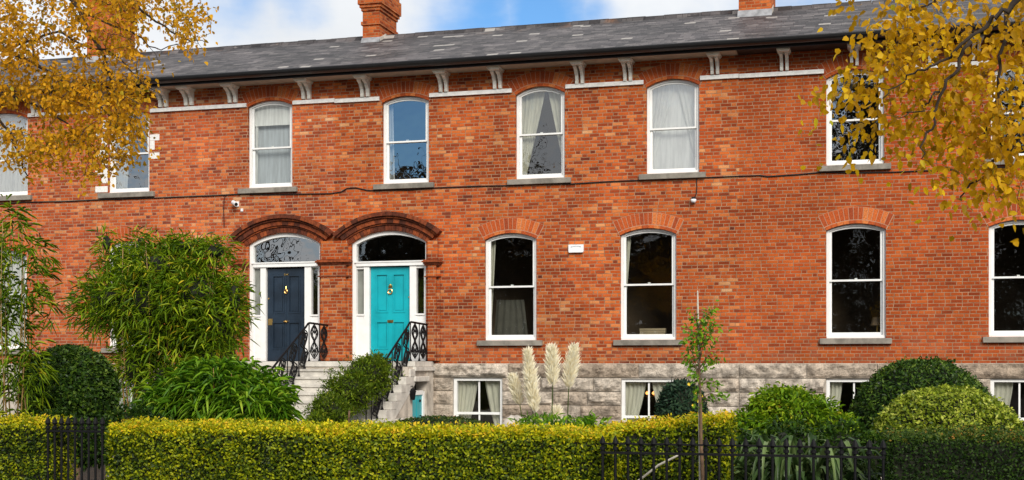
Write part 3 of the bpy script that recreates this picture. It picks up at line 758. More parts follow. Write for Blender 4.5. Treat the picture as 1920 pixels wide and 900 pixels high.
cpair(u[8], .55,.5,.5,.5,'curtain_white','white net curtains in the ground floor window behind the tall thin bamboo')
cpair(u[10], .15,.05,0,0,'curtain','narrow cream curtain at the left side of the window nearest the turquoise door')
cpair(u[11], .16,.0,.10,.10,'curtain','cream curtains at both sides of the ground floor window with the card stack')
cpair(u[12], .05,.02,0,0,'curtain','thin sliver of cream curtain in the ground floor window left of the dark dome')
b = BD
cpair(b[1], .46,.20,.42,.16,'curtain','white curtains parted in the basement window nearest the stone steps', y=.22, bow=1.4)
cpair(b[2], .45,.15,.46,.14,'curtain','white curtains parted in the basement window behind the pampas grass', y=.22, bow=1.4)
cpair(b[3], .30,.14,.0,.0,'curtain','white curtain in the basement window half hidden by the dark clipped dome', y=.22, bow=1.2)
cpair(b[4], .42,.18,.0,.0,'curtain','white curtain in the basement window at the right edge', y=.22, bow=1.4)
cpair(b[0], .5,.5,.5,.5,'curtain_white','white curtains in the basement window behind the bamboo stems', y=.22)
# indoor translucent drape of the first ground floor window
W = u[10]; curtain('drape',[(W['x0']+.12,W['x0']+.78,W['x0']+.04,W['x0']+.90,W['zb']-.02,hz(957,560),.55,.02,5)],cloth and 'net' or 'net','dim grey drape inside the lower half of the window nearest the turquoise door','drape')
bpy.data.objects['drape'].data.materials[0] = plain('dim_drape_cloth',(.085,.082,.066),.9)
# stack of buff card folders on the inside of a sill
bx = empty('folder_stack', P(1225,636,.35), 'stack of buff folders standing inside a ground floor window', 'folders')
for k in range(5):
    z = hz(1225,637,.35)+k*.052; MB().box(hx(1200,.35)+random.uniform(-.01,.01),hx(1248,.35)+random.uniform(-.01,.01),.30,.45,z,z+.047).build('folder', M['card'], bx)
tl = empty('table_lamp', P(1645,633,.4), 'dim table lamp inside the ground floor window left of the right-hand window', 'lamp')
cx = hx(1645,.45); cz = hz(1645,633,.45)
MB().lathe([(.07,0),(.05,.03),(.02,.06),(.02,.28),(.0,.28)],(cx,.45,cz)).build('lamp_base', M['brass'], tl)
MB().lathe([(.15,.26),(.09,.44)],(cx,.45,cz)).build('lamp_shade', M['room'], tl)
cl = empty('ceiling_lamp', P(1215,735,1.2), 'lit chandelier with warm bulbs inside a basement window', 'ceiling lamp')
cc = P(1215,742,1.2)
MB().tube([cc+Vector((0,0,.35)),cc],.012).tube([cc+Vector((-.2,0,.02)),cc+Vector((0,0,-.04)),cc+Vector((.2,0,.02))],.01).build('lamp_arm', M['brass'], cl)
for k in (-.2,-.02,.13,.22): MB().lathe([(0,0),(.035,.02),(.04,.05),(0,.09)],cc+Vector((k,0,.02)),8).build('bulb', M['bulb'], cl)

# ------------------------------------------------------------------ things fixed on the wall
ab = empty('alarm_box', P(1081,474,0), 'white alarm box on the brick wall between two ground floor windows', 'alarm box')
xa,xb_ = hx(1067),hx(1095); za,zb2 = hz(1081,474),hz(1081,459)
MB().prism_y([(xa+.012,za),(xb_-.012,za),(xb_,za+.03),(xb_,zb2),(xa,zb2),(xa,za+.03)],-.075,0).build('cover', M['plastic'], ab, bevel=.006)
mk = MB(); 
mk.tube([(xa+.06+(xb_-xa-.12)*t,-.077,zb2-.055+.018*math.sin(t*math.pi)) for t in np.linspace(0,1,9)],[.008,.003,.003,.003,.003,.003,.003,.004,.008],5)
mk.build('emblem', M['ink'], ab)
def cctv(u_,v_,label,kind):
    c = P(u_,v_,0); e = empty('security_camera', c, label, 'camera')
    if kind:
        MB().box(c.x-.05,c.x+.05,-.03,0,c.z-.02,c.z+.10).tube([(c.x,-.02,c.z+.05),(c.x,-.10,c.z+.05)],.02,8).build('bracket', M['plastic'], e)
        MB().tube([(c.x-.06,-.10,c.z+.08),(c.x-.055,-.11,c.z+.075),(c.x+.09,-.24,c.z+.01)],[.03,.052,.052],10).build('body', M['plastic'], e, smooth=False)
        MB().tube([(c.x+.09,-.24,c.z+.01),(c.x+.10,-.25,c.z+.004)],.04,10).build('lens', M['lens'], e)
        MB().box(c.x+.10,c.x+.16,-.025,0,c.z-.14,c.z-.07).build('junction_box', M['plastic'], e)
    else:
        MB().box(c.x-.045,c.x+.045,-.05,0,c.z-.0,c.z+.05).build('bracket', M['lens'], e)
        MB().lathe([(0,-.09),(.05,-.07),(.065,-.03),(.06,.0),(0,.0)],(c.x,-.06,c.z)).build('body', M['plastic'], e, smooth=True)
        MB().lathe([(0,-.015),(.022,-.01),(.022,0),(0,0)],(c.x,-.105,c.z-.075)).build('lens', M['lens'], e)
    return e
cctv(445,386,'white bullet camera on the brick above the navy door',True)
cctv(1301,374,'small white dome camera under the long wall cable',False)
cb = MB(); pts = [(-150,392),(55,379),(120,378),(180,375),(300,371),(420,366),(450,364),(500,365),(560,364),(620,363),(640,360),(652,353),(668,352),(690,357),(705,357),(770,356),(822,352),(900,349),(950,348),(1010,345),(1070,345),(1150,340),(1200,338),(1260,336),(1300,334),(1370,331),(1425,329),(1440,331),(1500,327),(1540,323),(1600,324),(1670,323),(1760,319),(1850,315),(1990,308)]
cb.tube([(hx(a),-.02+random.uniform(-.004,.004),hz(a,b_)) for a,b_ in pts],.014,6)
tag(cb.build('wall_cable', M['cable']), 'long black cable clipped along the brick wall under the upper windows', 'cable')
cb = MB().tube([(hx(a),-.018,hz(a,b_)) for a,b_ in ((452,365),(425,366),(421,372),(420,395),(421,425))],.010,5)
tag(cb.build('wall_cable', M['cable']), 'thin cable dropping down the brick beside the white bullet camera', 'cable')
cb = MB().tube([(hx(a),-.018,hz(a,b_)) for a,b_ in ((1306,335),(1307,350),(1306,364),(1302,371))],.010,5)
tag(cb.build('wall_cable', M['cable']), 'thin cable dropping to the small white dome camera', 'cable')

# ------------------------------------------------------------------ front steps
SX0, SX1 = hx(425), hx(814)
LY = -1.30; RIS = .172; TRD = .30; NS = 14
st = empty('front_steps', ((SX0+SX1)/2,-3,GH), 'wide flight of pale granite steps rising to the two front doors', 'steps')
m = MB().box(SX0,SX1,LY-.03,-.0011,LAND-.12,LAND)
m.build('landing', M['step'], st, bevel=.01)
m = MB()
for k in range(1, NS):
    z = LAND-k*RIS; y1 = LY-(k-1)*TRD; y0 = y1-TRD
    m.box(SX0,SX1-.30,y0-.03,y1-.002 if k > 1 else y1-.031,z-.055,z); m.box(SX0+.001,SX1-.301,y0,y1-.003 if k > 1 else y1-.032,z-RIS-.1,z-.056)
m.build('flight', M['step'], st, bevel=.006)
m = MB().box(SX0+.01,SX1-.31,LY,-.0012,GH-.2,LAND-.121)
m.build('stair_core', M['stone'], st)
# right side: stepped coping with raking cheek wall
m = MB()
for k in range(1, NS):
    z = LAND-k*RIS; y1 = LY-.031-(k-1)*TRD; y0 = y1-TRD
    m.box(SX1-.299,SX1+.02,y0,y1-.001,z-.17,z+.0)
m.build('stepped_coping', M['step'], st, bevel=.008)
poly = [(LY-.03,LAND-.20),(LY-.03,GH-.3)]
ye = LY-.03-(NS-1)*TRD
poly = [(-1.66,LAND-.64),(-1.66,GH-.3),(ye,GH-.3),(ye,LAND-(NS-1)*RIS-.20)]
m = MB().prism_x(poly, SX1-.25, SX1-.02).build('cheek_wall', M['stone'], st)
sl_ = RIS/TRD
ry0, ry1 = LY-.02, ye+.3
m = MB().prism_x([(ry0,LAND-.19),(ry0,LAND-.50),(ry1,LAND-.50+(ry1-ry0)*sl_),(ry1,LAND-.19+(ry1-ry0)*sl_)], SX1-.02, SX1+.012).build('raking_string', M['step'], st)
MB().box(SX1+.013,SX1+.13,-5.5,-1.68,GH-.2,.86).build('footing', M['step'], st, bevel=.02)
# side wall under the landing with the small door
zd1 = hz(780,741,-1.2); 
m = MB().box(SX1-.26,SX1-.005,-.50,-.002,GH-.3,LAND-.121).box(SX1-.26,SX1-.005,-1.66,-1.46,GH-.3,LAND-.66).box(SX1-.26,SX1-.004,-1.459,-.501,zd1+.36,LAND-.33)
m.box(SX1-.26,SX1-.03,-1.66,-.501,LAND-.329,LAND-.121).build('side_wall', M['stone'], st)
MB().box(SX1-.25,SX1+.05,-1.40,-.45,zd1+.30,zd1+.42).build('door_lintel', M['step'], st, bevel=.02)
MB().box(SX1-.20,SX1+.045,-1.36,-.02,LAND-.21,LAND-.121).build('landing_edge', M['step'], st)
m = MB().box(SX1-.16,SX1-.06,-.60,-.502,GH,zd1+.08).box(SX1-.16,SX1-.06,-1.458,-1.39,GH,zd1+.08).box(SX1-.16,SX1-.06,-1.389,-.601,zd1+.002,zd1+.10)
m.build('door_frame', M['white'], st)
bd_ = MB().box(SX1-.15,SX1-.09,-1.388,-.602,GH+.02,zd1)
for (a,c) in ((-1.30,-1.04),(-.96,-.69)):
    bd_.box(SX1-.0899,SX1-.083,a,c,zd1-.72,zd1-.10)
bo = bd_.build('basement_door', M['teal'], st)
MB().lathe([(0,-.03),(.03,-.015),(.03,.015),(0,.03)],(SX1-.06,-1.30,zd1-.5),8).build('door_knob', M['brass'], bo)
MB().box(SX1-.0829,SX1-.07,-.8,-.7,zd1-.16,zd1-.11).build('knocker', M['iron'], bo)
wl = empty('wall_lantern', P(762,733,-1.75), 'small black lantern on the stone cheek wall beside the turquoise basement door', 'lantern')
c = Vector((SX1+.06,-1.62,zd1+.02))
MB().lathe([(.0,-.12),(.05,-.11),(.075,.06),(.085,.07),(.04,.13),(0,.15)],c,6).build('lantern_body', M['iron'], wl)
MB().tube([c+Vector((-.09,0,.18)),c+Vector((0,0,.19)),c+Vector((0,0,.13))],.012,5).build('bracket', M['iron'], wl)
MB().box(SX1-.3,SX1+3.4,-6.6,-6.2,GH-.2,.30).build('low_kerb_wall', M['stone'], st) if False else None

# wrought iron stair railings
def scroll(m, f, a, b, r=.015):
    """scroll work in the unit panel (s 0..1, t 0..1); f maps (s,t)->point"""
    def cv(pts, rr=r): m.tube([f(*p) for p in pts], rr, 5)
    A = np.linspace(0,1,15)
    for sg in (1,-1):
        c = lambda s: .5+sg*(s-.5)
        cv([(c(.5-.40*math.sin(math.pi*t)*(1 if t<.5 else .85)),.02+.48*t) for t in A])
        cv([(c(.5-.34*math.sin(math.pi*t)),.5+.48*t) for t in A])
        cv([(c(.30+.13*math.cos(q)*(1-q/9)),.74+.10*math.sin(q)*(1-q/9)) for q in np.linspace(0,6.5,14)], r*.85)
        cv([(c(.31+.13*math.cos(-q)*(1-q/9)),.27+.10*math.sin(-q)*(1-q/9)) for q in np.linspace(0,6.5,14)], r*.85)
        cv([(c(.5),.5),(c(.42),.60),(c(.33),.66),(c(.36),.86),(c(.5),.93)], r*.85)
        cv([(c(.5),.5),(c(.42),.40),(c(.35),.33),(c(.37),.14),(c(.5),.08)], r*.85)
    cv([(.5+.07*math.cos(q),.5+.05*math.sin(q)) for q in np.linspace(0,2*math.pi,11)])
    cv([(.5,.06),(.5,.30)], r*.8); cv([(.5,.70),(.5,.94)], r*.8)
def stair_railing(x, label, nstep):
    e = empty('stair_railing', (x,-1.2,LAND), label, 'railing', 'iron railings on the front steps')
    h = .88; y1 = LY+.10; zt = LAND+h
    yE = LY-nstep*TRD; zE = zt-nstep*RIS
    pts = [(x,-.02,zt-.03),(x,y1+.04,zt),(x,y1-.05,zt-.015)]+[(x,y1-.05+(yE-y1)*t,zt-.03+(zE-zt)*t) for t in np.linspace(.08,1,8)]
    q = pts[-1]; pts += [(x,q[1]-.06,q[2]-.05),(x,q[1]-.07,q[2]-.12),(x,q[1]-.03,q[2]-.15)]
    MB().tube(pts,.024,8).build('handrail', M['iron'], e, smooth=True)
    ps = [(-.10,LAND,zt-.03),(-.62,LAND,zt-.02),(y1,LAND,zt)]
    for k in range(1, nstep+1, 1):
        yy = LY-(k-.5)*TRD; zb_ = LAND-k*RIS; tt = (y1-.05-yy)/(y1-yE); ps.append((yy, zb_, zt-.03+(zE-zt)*min(1,tt)))
    for (yy, za_, zb_) in ps:
        MB().tube([(x,yy,za_-.005),(x,yy,zb_)],.013,6).lathe([(.032,0),(.032,.03),(.02,.05),(.013,.09)],(x,yy,za_),8).build('baluster', M['iron'], e)
    spans = [((ps[0][0],ps[0][1]+.05,ps[0][2]),(ps[1][0],ps[1][1]+.05,ps[1][2])),((ps[1][0],ps[1][1]+.05,ps[1][2]),(ps[2][0],ps[2][1]+.05,ps[2][2]))]
    for k in range(3, len(ps)-1, 2):
        spans.append(((ps[k-1][0],ps[k-1][1]+.05,ps[k-1][2]),(ps[k+1][0],ps[k+1][1]+.05,ps[k+1][2])))
    for a,b_ in spans:
        def f(s,t,a=a,b_=b_):
            y = a[0]+(b_[0]-a[0])*s; za_ = a[1]+(b_[1]-a[1])*s; zt_ = a[2]+(b_[2]-a[2])*s
            return (x,y,za_+(zt_-za_)*t)
        mm = MB(); scroll(mm, f, 0, 1); mm.build('scroll_panel', M['iron'], e)
    return e
stair_railing(hx(446), 'black scrolled iron stair railing left of the navy door, behind bamboo', 8)
stair_railing(hx(619), 'black scrolled iron stair railing between the navy and turquoise doors', 6)
stair_railing(hx(803), 'black scrolled iron stair railing at the right edge, in front of the turquoise door', 9)

# ------------------------------------------------------------------ garden: path
pm = MB(); xa, xb2 = hx(84,-16.3), hx(200,-16.3)
pm.box(xa,xb2,-17.1,-9.8,-.1,.012); tag(pm.build('path', M['paving']), kind='structure')
km = MB()
for k in range(3):
    y = -14.9; km.box(xa+.1+k*.52,xa+.1+k*.52+.51,y,y+.35,.0,.80+random.uniform(-.01,.01))
tag(km.build('stone_kerb', M['paving'], None, bevel=.02), 'low pale stone wall seen through the iron gate', 'low wall')

# ------------------------------------------------------------------ vegetation helpers
def rnd(n,a,b): return RNG.uniform(a,b,n)
def unit(n): return norm(RNG.normal(size=(n,3)))
def core_ellipsoid(c, r, parent, mat='shade_core', name='dark_core', seed=0, cut=None):  # solid lump; by default painted dark as the shade inside a plant
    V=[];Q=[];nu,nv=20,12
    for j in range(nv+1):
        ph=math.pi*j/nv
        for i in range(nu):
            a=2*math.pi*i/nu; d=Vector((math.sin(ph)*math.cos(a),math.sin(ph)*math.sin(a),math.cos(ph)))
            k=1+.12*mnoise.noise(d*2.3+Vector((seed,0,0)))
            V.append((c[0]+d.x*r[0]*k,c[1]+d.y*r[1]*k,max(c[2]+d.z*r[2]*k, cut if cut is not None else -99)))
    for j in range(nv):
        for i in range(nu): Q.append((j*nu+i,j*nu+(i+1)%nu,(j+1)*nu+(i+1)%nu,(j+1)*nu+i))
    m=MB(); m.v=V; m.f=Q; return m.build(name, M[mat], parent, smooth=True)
def hedge(name, x0,x1,y0,y1,z0,z1,n,L,mat,label,topbias=.35,zfun=None,rough=.04,endround=.12):
    e = empty(name, ((x0+x1)/2,(y0+y1)/2,0), label, 'hedge')
    d = .07
    zf = zfun or (lambda x: z1+0*x)
    m = MB(); N = max(2,int((x1-x0)/.3))
    for k in range(N):
        a = x0+(x1-x0)*k/N; b_ = x0+(x1-x0)*(k+1)/N
        m.box(max(a,x0+d),min(b_,x1-d),y0+d,y1-d,z0,float(zf(np.array((a+b_)/2)))-d)
    m.build('dark_core', M['shade_core'], e)  # solid filler boxes, not branches; dark colour imitates shade between the leaves
    aF=(x1-x0)*(z1-z0); aT=(x1-x0)*(y1-y0); aE=(y1-y0)*(z1-z0)
    tot=aF*1.5+aT*1.6+aE*2*1.2
    nF=int(n*aF*1.15/tot); nB=int(n*aF*.35/tot); nT=int(n*aT*1.6/tot); nE=int(n*aE*1.2/tot)
    pos=[];nr=[];tn=[]
    def addp(x,y,z,nv,t):
        pos.append(np.stack([x,y,z],1)); nr.append(np.tile(nv,(len(x),1))); tn.append(t)
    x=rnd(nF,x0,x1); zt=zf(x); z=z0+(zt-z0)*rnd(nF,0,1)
    addp(x,y0+np.abs(RNG.normal(0,rough,nF)),z,(0,-1,.35),rnd(nF,.0,.64)+.36*np.clip((z-(zt-.12))/.12,0,1))  # front leaves tinted greener to imitate shade, yellower towards the new growth on top
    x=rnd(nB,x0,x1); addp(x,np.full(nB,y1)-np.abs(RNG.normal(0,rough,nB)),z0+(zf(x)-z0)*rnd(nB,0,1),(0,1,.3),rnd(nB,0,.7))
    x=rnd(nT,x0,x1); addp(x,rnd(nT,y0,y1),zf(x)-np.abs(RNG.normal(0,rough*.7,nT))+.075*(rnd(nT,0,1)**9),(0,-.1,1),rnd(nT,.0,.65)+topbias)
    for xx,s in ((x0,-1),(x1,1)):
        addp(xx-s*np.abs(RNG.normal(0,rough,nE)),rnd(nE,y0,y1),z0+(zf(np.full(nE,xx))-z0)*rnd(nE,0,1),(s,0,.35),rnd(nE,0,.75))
    pos=np.concatenate(pos);nr=np.concatenate(nr);tn=np.concatenate(tn)
    # rounded, lumpy clipping
    lump=np.array([mnoise.noise(Vector(p)*1.7) for p in pos]); lump2=np.array([mnoise.noise(Vector(p)*6) for p in pos])
    pos+=nr*(lump*.035+lump2*.02)[:,None]
    edge=np.clip(1-(zf(pos[:,0])-pos[:,2])/endround,0,1)**2*.06
    pos[:,1]+=np.where(pos[:,1]<(y0+y1)/2,edge,-edge)
    tn=np.clip(tn-.25*np.clip(-lump2,0,1),0,1)
    nn=norm(nr+RNG.normal(0,.55,pos.shape)); ax=norm(np.cross(nn,RNG.normal(size=pos.shape)))
    ax=norm(ax+nr*.5)
    leaves('foliage',pos,ax,nn,rnd(len(pos),.7,1.3)*L,rnd(len(pos),.7,1.2)*L*.62,tn,M[mat],e)
    return e
HY = -16.15
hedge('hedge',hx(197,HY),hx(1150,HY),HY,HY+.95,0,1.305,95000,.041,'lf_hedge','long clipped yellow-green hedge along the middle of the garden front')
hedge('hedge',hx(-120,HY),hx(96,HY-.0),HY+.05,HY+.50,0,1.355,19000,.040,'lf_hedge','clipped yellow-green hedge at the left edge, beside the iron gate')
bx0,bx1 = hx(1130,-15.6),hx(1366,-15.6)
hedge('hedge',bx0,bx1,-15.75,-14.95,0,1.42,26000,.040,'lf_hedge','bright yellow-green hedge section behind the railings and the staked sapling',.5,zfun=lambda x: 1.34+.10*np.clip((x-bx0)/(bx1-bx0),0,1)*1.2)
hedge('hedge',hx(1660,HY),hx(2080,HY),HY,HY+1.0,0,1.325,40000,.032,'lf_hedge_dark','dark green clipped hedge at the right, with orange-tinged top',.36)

def dome(name, c, r, n, L, mat, label, cat='clipped shrub', squash=1.0, stem=True, rough=.03, elong=.6, zmin=None, group=None):
    e = empty(name, (c[0],c[1],max(0,c[2]-r[2])), label, cat, group)
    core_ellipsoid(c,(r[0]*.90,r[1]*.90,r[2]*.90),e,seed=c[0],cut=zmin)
    d=unit(n); nz=np.array([mnoise.noise(Vector(q)*2.0+Vector((c[0],0,0))) for q in d]); n2=np.array([mnoise.noise(Vector(q)*7) for q in d])
    k=1+.055*nz+.035*n2-np.abs(RNG.normal(0,rough,n))+.07*rnd(n,0,1)**14
    pos=np.array(c)+d*np.array(r)*k[:,None]
    if zmin is not None:
        lo=pos[:,2]<zmin; pos[lo,2]=zmin+rnd(lo.sum(),0,.3)
    nr=norm(d/np.array(r)); nn=norm(nr+np.array((0,0,.3))+RNG.normal(0,.55,pos.shape)); ax=norm(norm(np.cross(nn,RNG.normal(size=pos.shape)))+nr*.6)
    tn=np.clip(rnd(n,0,.85)+.25*n2,0,1)
    leaves('foliage',pos,ax,nn,rnd(n,.7,1.3)*L,rnd(n,.7,1.2)*L*elong,tn,M[mat],e)
    if stem:
        s=MB()
        for k_ in range(4):
            a=k_*1.6; s.tube([(c[0]+.12*math.cos(a),c[1]+.12*math.sin(a),GH),(c[0]+.3*r[0]*math.cos(a),c[1]+.3*r[1]*math.sin(a),c[2]-r[2]*.3)],[.045,.025],6)
        s.build('stem', M['woodstem'], e)
    return e
def pc(u_,v_,y): p=P(u_,v_,y); return (p.x,p.y,p.z)
def pxm(u_,y): return F/dep(hx(u_,y),y)       # pixels per metre there
# clipped domes
y=-8.5; s=pxm(130,y); dome('clipped_shrub',pc(131,735,y),(86/s,86/s,85/s),17000,.078,'lf_box','dark green clipped ball shrub at the left, beside the bamboo','shrub')
y=-8.0; s=pxm(1730,y); dome('clipped_shrub',pc(1730,790,y),(128/s,122/s,115/s),26000,.060,'lf_box','large dark green clipped dome in front of a basement window','shrub')
y=-12.3; s=pxm(1778,y); dome('clipped_shrub',pc(1778,832,y),(136/s,125/s,105/s),26000,.050,'lf_boxlight','light yellow-green clipped dome in front of the larger dark dome','shrub')
y=-9.0; s=pxm(822,y); dome('ground_shrub',pc(825,822,y),(115/s,100/s,40/s),9000,.05,'lf_ground','low spreading shrub with a few red leaves, between the steps and the long hedge','shrub')
y=-9.5; s=pxm(1275,y); dome('blue_shrub',pc(1278,775,y),(45/s,45/s,62/s),3800,.09,'lf_blue','dark blue-green shrub with yellow flowers beside the staked sapling','shrub',rough=.14,elong=.35)

def mass(name, blobs, n, L, W, mat, label, cat, tmpl=T_LONG, droop=.35, core=.72, updir=.2, sprays=1, canes=None, canemat='cane', tmax=.85, corez=None):
    """blobs: (u,v,y,ru,rv,ry) ellipsoids in which sprays of leaves sit"""
    B=[]
    for (u_,v_,y_,ru,rv,ry) in blobs:
        s=pxm(u_,y_); B.append((np.array(pc(u_,v_,y_)),np.array((ru/s,ry,rv/s))))
    e=empty(name,(B[0][0][0],B[0][0][1],0),label,cat)
    vol=np.array([b[1].prod()**.667 for b in B]); vol/=vol.sum()
    pos=[];nr=[]
    for (c_,r_),f in zip(B,vol):
        k=int(n*f/sprays); d=unit(k); rad=RNG.uniform(.25,1.0,k)**.42*(1+.10*RNG.normal(size=k))
        nz=np.array([mnoise.noise(Vector(q)*2.6+Vector(c_)) for q in d]); rad*=1+.28*nz+.30*RNG.uniform(0,1,k)**12
        p=c_+d*r_*rad[:,None]; pos.append(p); nr.append(norm(d/r_))
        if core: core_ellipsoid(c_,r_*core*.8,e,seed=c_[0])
    pos=np.concatenate(pos);nr=np.concatenate(nr); k=len(pos)
    base=norm(nr+RNG.normal(0,.5,pos.shape)+np.array((0,-.25,updir)))
    st=np.repeat(pos,sprays,0); bs=np.repeat(base,sprays,0)
    N=len(st); ax=norm(bs+RNG.normal(0,.55,st.shape)); st=st+RNG.normal(0,L*.25,st.shape)
    nn=norm(np.array((0,0,1.))+RNG.normal(0,.45,st.shape))
    cl=np.repeat(rnd(k,0,1),sprays); tn=np.clip(.55*cl+.45*rnd(N,0,1),0,1)*tmax
    odd=rnd(N,0,1)>.97; tn[odd]=rnd(odd.sum(),.85,1)
    leaves('foliage',st,ax,nn,rnd(N,.65,1.3)*L,rnd(N,.7,1.25)*W,tn,M[mat],e,tmpl,droop)
    if canes:
        m=MB()
        for pts,r_ in canes: m.tube(pts,r_,6)
        m.build('stem',M[canemat],e,smooth=True)
    return e
def cane(u0,v0,u1,v1,y,r0=.016,r1=.006,bend=.0):
    p0=P(u0,v0,y); p1=P(u1,v1,y+random.uniform(-.2,.2)); n=6; o=[]
    for i in range(n+1):
        t=i/n; q=p0.lerp(p1,t); q.x+=bend*math.sin(t*math.pi); o.append(q)
    return (o,[r0+(r1-r0)*i/n for i in range(n+1)])
random.seed(21)
cn=[cane(225+i*9+random.uniform(-6,6),800,230+i*11+random.uniform(-25,25),560-random.uniform(0,120),-5.2+random.uniform(-.6,.6),.018,.007,random.uniform(-.15,.15)) for i in range(20)]
cn+=[cane(392,560,386,412,-5.2,.010,.004),cane(398,560,403,436,-5.4,.008,.003),cane(205,520,186,438,-5,.008,.003)]
mass('bamboo',[(300,565,-5,135,80,1.2),(210,565,-5.2,70,62,.9),(370,560,-5.1,80,90,1.0),(315,500,-5,95,50,.9),(240,495,-5,42,32,.5),(330,640,-5,95,50,.9),(415,600,-5.2,42,70,.7),(345,462,-5,50,18,.4),(405,470,-5.2,30,26,.3),(200,455,-5,14,26,.2),(265,455,-5,16,20,.2),(440,560,-5.3,18,50,.3),(255,690,-5.3,45,60,.5),(320,710,-5.4,55,45,.5),(395,680,-5.4,40,50,.4)],16500,.22,.028,'lf_bamboo',
     'large rounded bamboo clump in front of the left house windows','bamboo',droop=.32,core=.62,sprays=3,canes=cn,tmax=.95)
cn=[cane(a,800,a+random.uniform(-12,12),395+random.uniform(0,200),-10+random.uniform(-.4,.4),.014,.005,random.uniform(-.08,.08)) for a in (4,20,32,38,14,52)]
mass('bamboo',[(22,430,-10,30,55,.4),(40,520,-10,45,60,.5),(15,620,-10,42,90,.5),(70,470,-10,22,25,.3),(25,740,-10,48,60,.5),(85,570,-10,14,40,.2),(60,690,-10,26,40,.3),(-30,560,-10,40,150,.5)],2000,.20,.024,'lf_bamboo',
     'tall thin bamboo with open leafy canes at the left edge','bamboo',droop=.6,core=0,sprays=3,canes=cn)
cn=[cane(403,800,400,690,-11,.008,.004),cane(436,800,434,700,-11,.008,.004)]
mass('leafy_shrub',[(430,745,-10.5,88,62,.7),(350,760,-10.3,70,50,.6),(480,765,-10.6,62,48,.6),(395,720,-10.5,60,38,.5),(310,775,-10.2,40,40,.5)],8200,.24,.034,'lf_fresh',
     'fresh green low shrub with long pointed leaves, behind the long hedge left of the steps','shrub',droop=.55,core=.75,sprays=3,canes=cn,tmax=.95)
mass('bushy_shrub',[(690,705,-3.3,48,36,.42),(655,735,-3.9,50,40,.45),(618,775,-4.6,42,34,.45),(600,797,-5.0,24,24,.35),(700,690,-3.0,32,24,.3)],21000,.075,.022,'lf_bush',
     'bushy green shrub sprawling down the front steps beside the railing','shrub',droop=.1,core=.8,sprays=3,updir=.6,canes=[cane(650,840,655,770,-4.6,.03,.02),cane(612,850,622,790,-5,.03,.015)],canemat='woodstem')
mass('leafy_shrub',[(1470,752,-12.3,52,26,.4),(1505,775,-12.5,58,32,.5),(1420,800,-12.5,60,26,.5),(1560,795,-12.5,42,22,.4),(1395,815,-12.6,45,26,.4),(1470,805,-12.6,90,30,.5),(1440,765,-12.4,34,24,.3)],11000,.085,.030,'lf_fern',
     'bright green ferny shrub left of the clipped domes','shrub',tmpl=T_LEAF,droop=.35,core=.75,sprays=3,updir=.5,tmax=1.0)
mass('leafy_shrub',[(145,820,-14.2,45,32,.35),(110,800,-14.0,35,30,.35),(170,850,-14.2,38,22,.3)],4200,.06,.034,'lf_box',
     'small green shrub behind the iron gate','shrub',tmpl=T_LEAF,droop=.2,core=.7,sprays=3,tmax=.9)
mass('leafy_shrub',[(245,800,-13.4,60,40,.4)],1800,.07,.036,'lf_box','dark low shrub just inside the gate, behind the hedge end','shrub',tmpl=T_LEAF,droop=.2,core=.7,sprays=3)
mass('leafy_shrub',[(1110,800,-11,24,12,.3),(1020,800,-11,55,16,.4),(1080,806,-11,30,10,.3)],700,.16,.03,'lf_fresh','light green leaves at the foot of the pampas grass','shrub',droop=.3,core=0,sprays=3,updir=.9)
mass('leafy_shrub',[(1400,865,-13.6,60,50,.35),(1480,850,-13.6,90,55,.35),(1580,850,-13.6,70,52,.35),(1640,860,-13.7,40,45,.3)],9000,.07,.036,'lf_box','dark leafy shrub filling the bed behind the strap-leaved plant','shrub',tmpl=T_LEAF,droop=.2,core=.9,sprays=3,tmax=.9)
# yellow flowers on the blue shrub
fl=bpy.data.objects['blue_shrub']
for du,dv in ((14,-30),(26,-14),(32,2),(22,10),(38,-8)):
    c_=np.array(pc(1278+du,750+dv,-10.02)); k_=6; an=np.arange(k_)*2*math.pi/k_
    leaves('flower',np.repeat(c_[None,:],k_,0),np.stack([np.cos(an),np.full(k_,-.45),np.sin(an)],1),np.repeat(np.array([[0,-1.,.2]]),k_,0),np.linspace(.02,.034,k_),.02,rnd(k_,.8,.9),M['petal'],fl,T_LEAF)
# strap-leaved plant behind the railing
def strap(u_,v_,y_,n,label):
    c=P(u_,v_,y_); e=empty('strap_leaf_plant',(c.x,c.y,0),label,'plant'); paths=[];wd=[];tt=[]
    for i in range(n):
        a=rnd(1,0,2*math.pi)[0]; hh=rnd(1,.30,.85)[0]; Rr=rnd(1,.35,1.0)[0]; bend=rnd(1,.62,1.0)[0]
        b0=np.array((c.x,c.y,0))+np.array((rnd(1,-.22,.22)[0],rnd(1,-.12,.2)[0],rnd(1,.30,.52)[0])); t=np.linspace(0,1,11)
        p=b0+np.outer(np.sin(t*1.45)/math.sin(1.45),np.array((math.cos(a),math.sin(a)*.8-.25,0)))*Rr
        p[:,2]+=hh*np.sin(np.pi*t*bend)*1.0-.45*Rr*t**3; p[:,2]=np.maximum(p[:,2],.03)
        paths.append(p);wd.append(rnd(1,.040,.066)[0]);tt.append(rnd(1,0,1)[0])
    ribbons('foliage',paths,wd,tt,M['lf_strap'],e)
    core_ellipsoid((c.x,c.y+.3,.35),(.8,.3,.6),e)
    return e
strap(1500,840,-15.0,400,'strap-leaved plant with long arching green blades behind the railings')
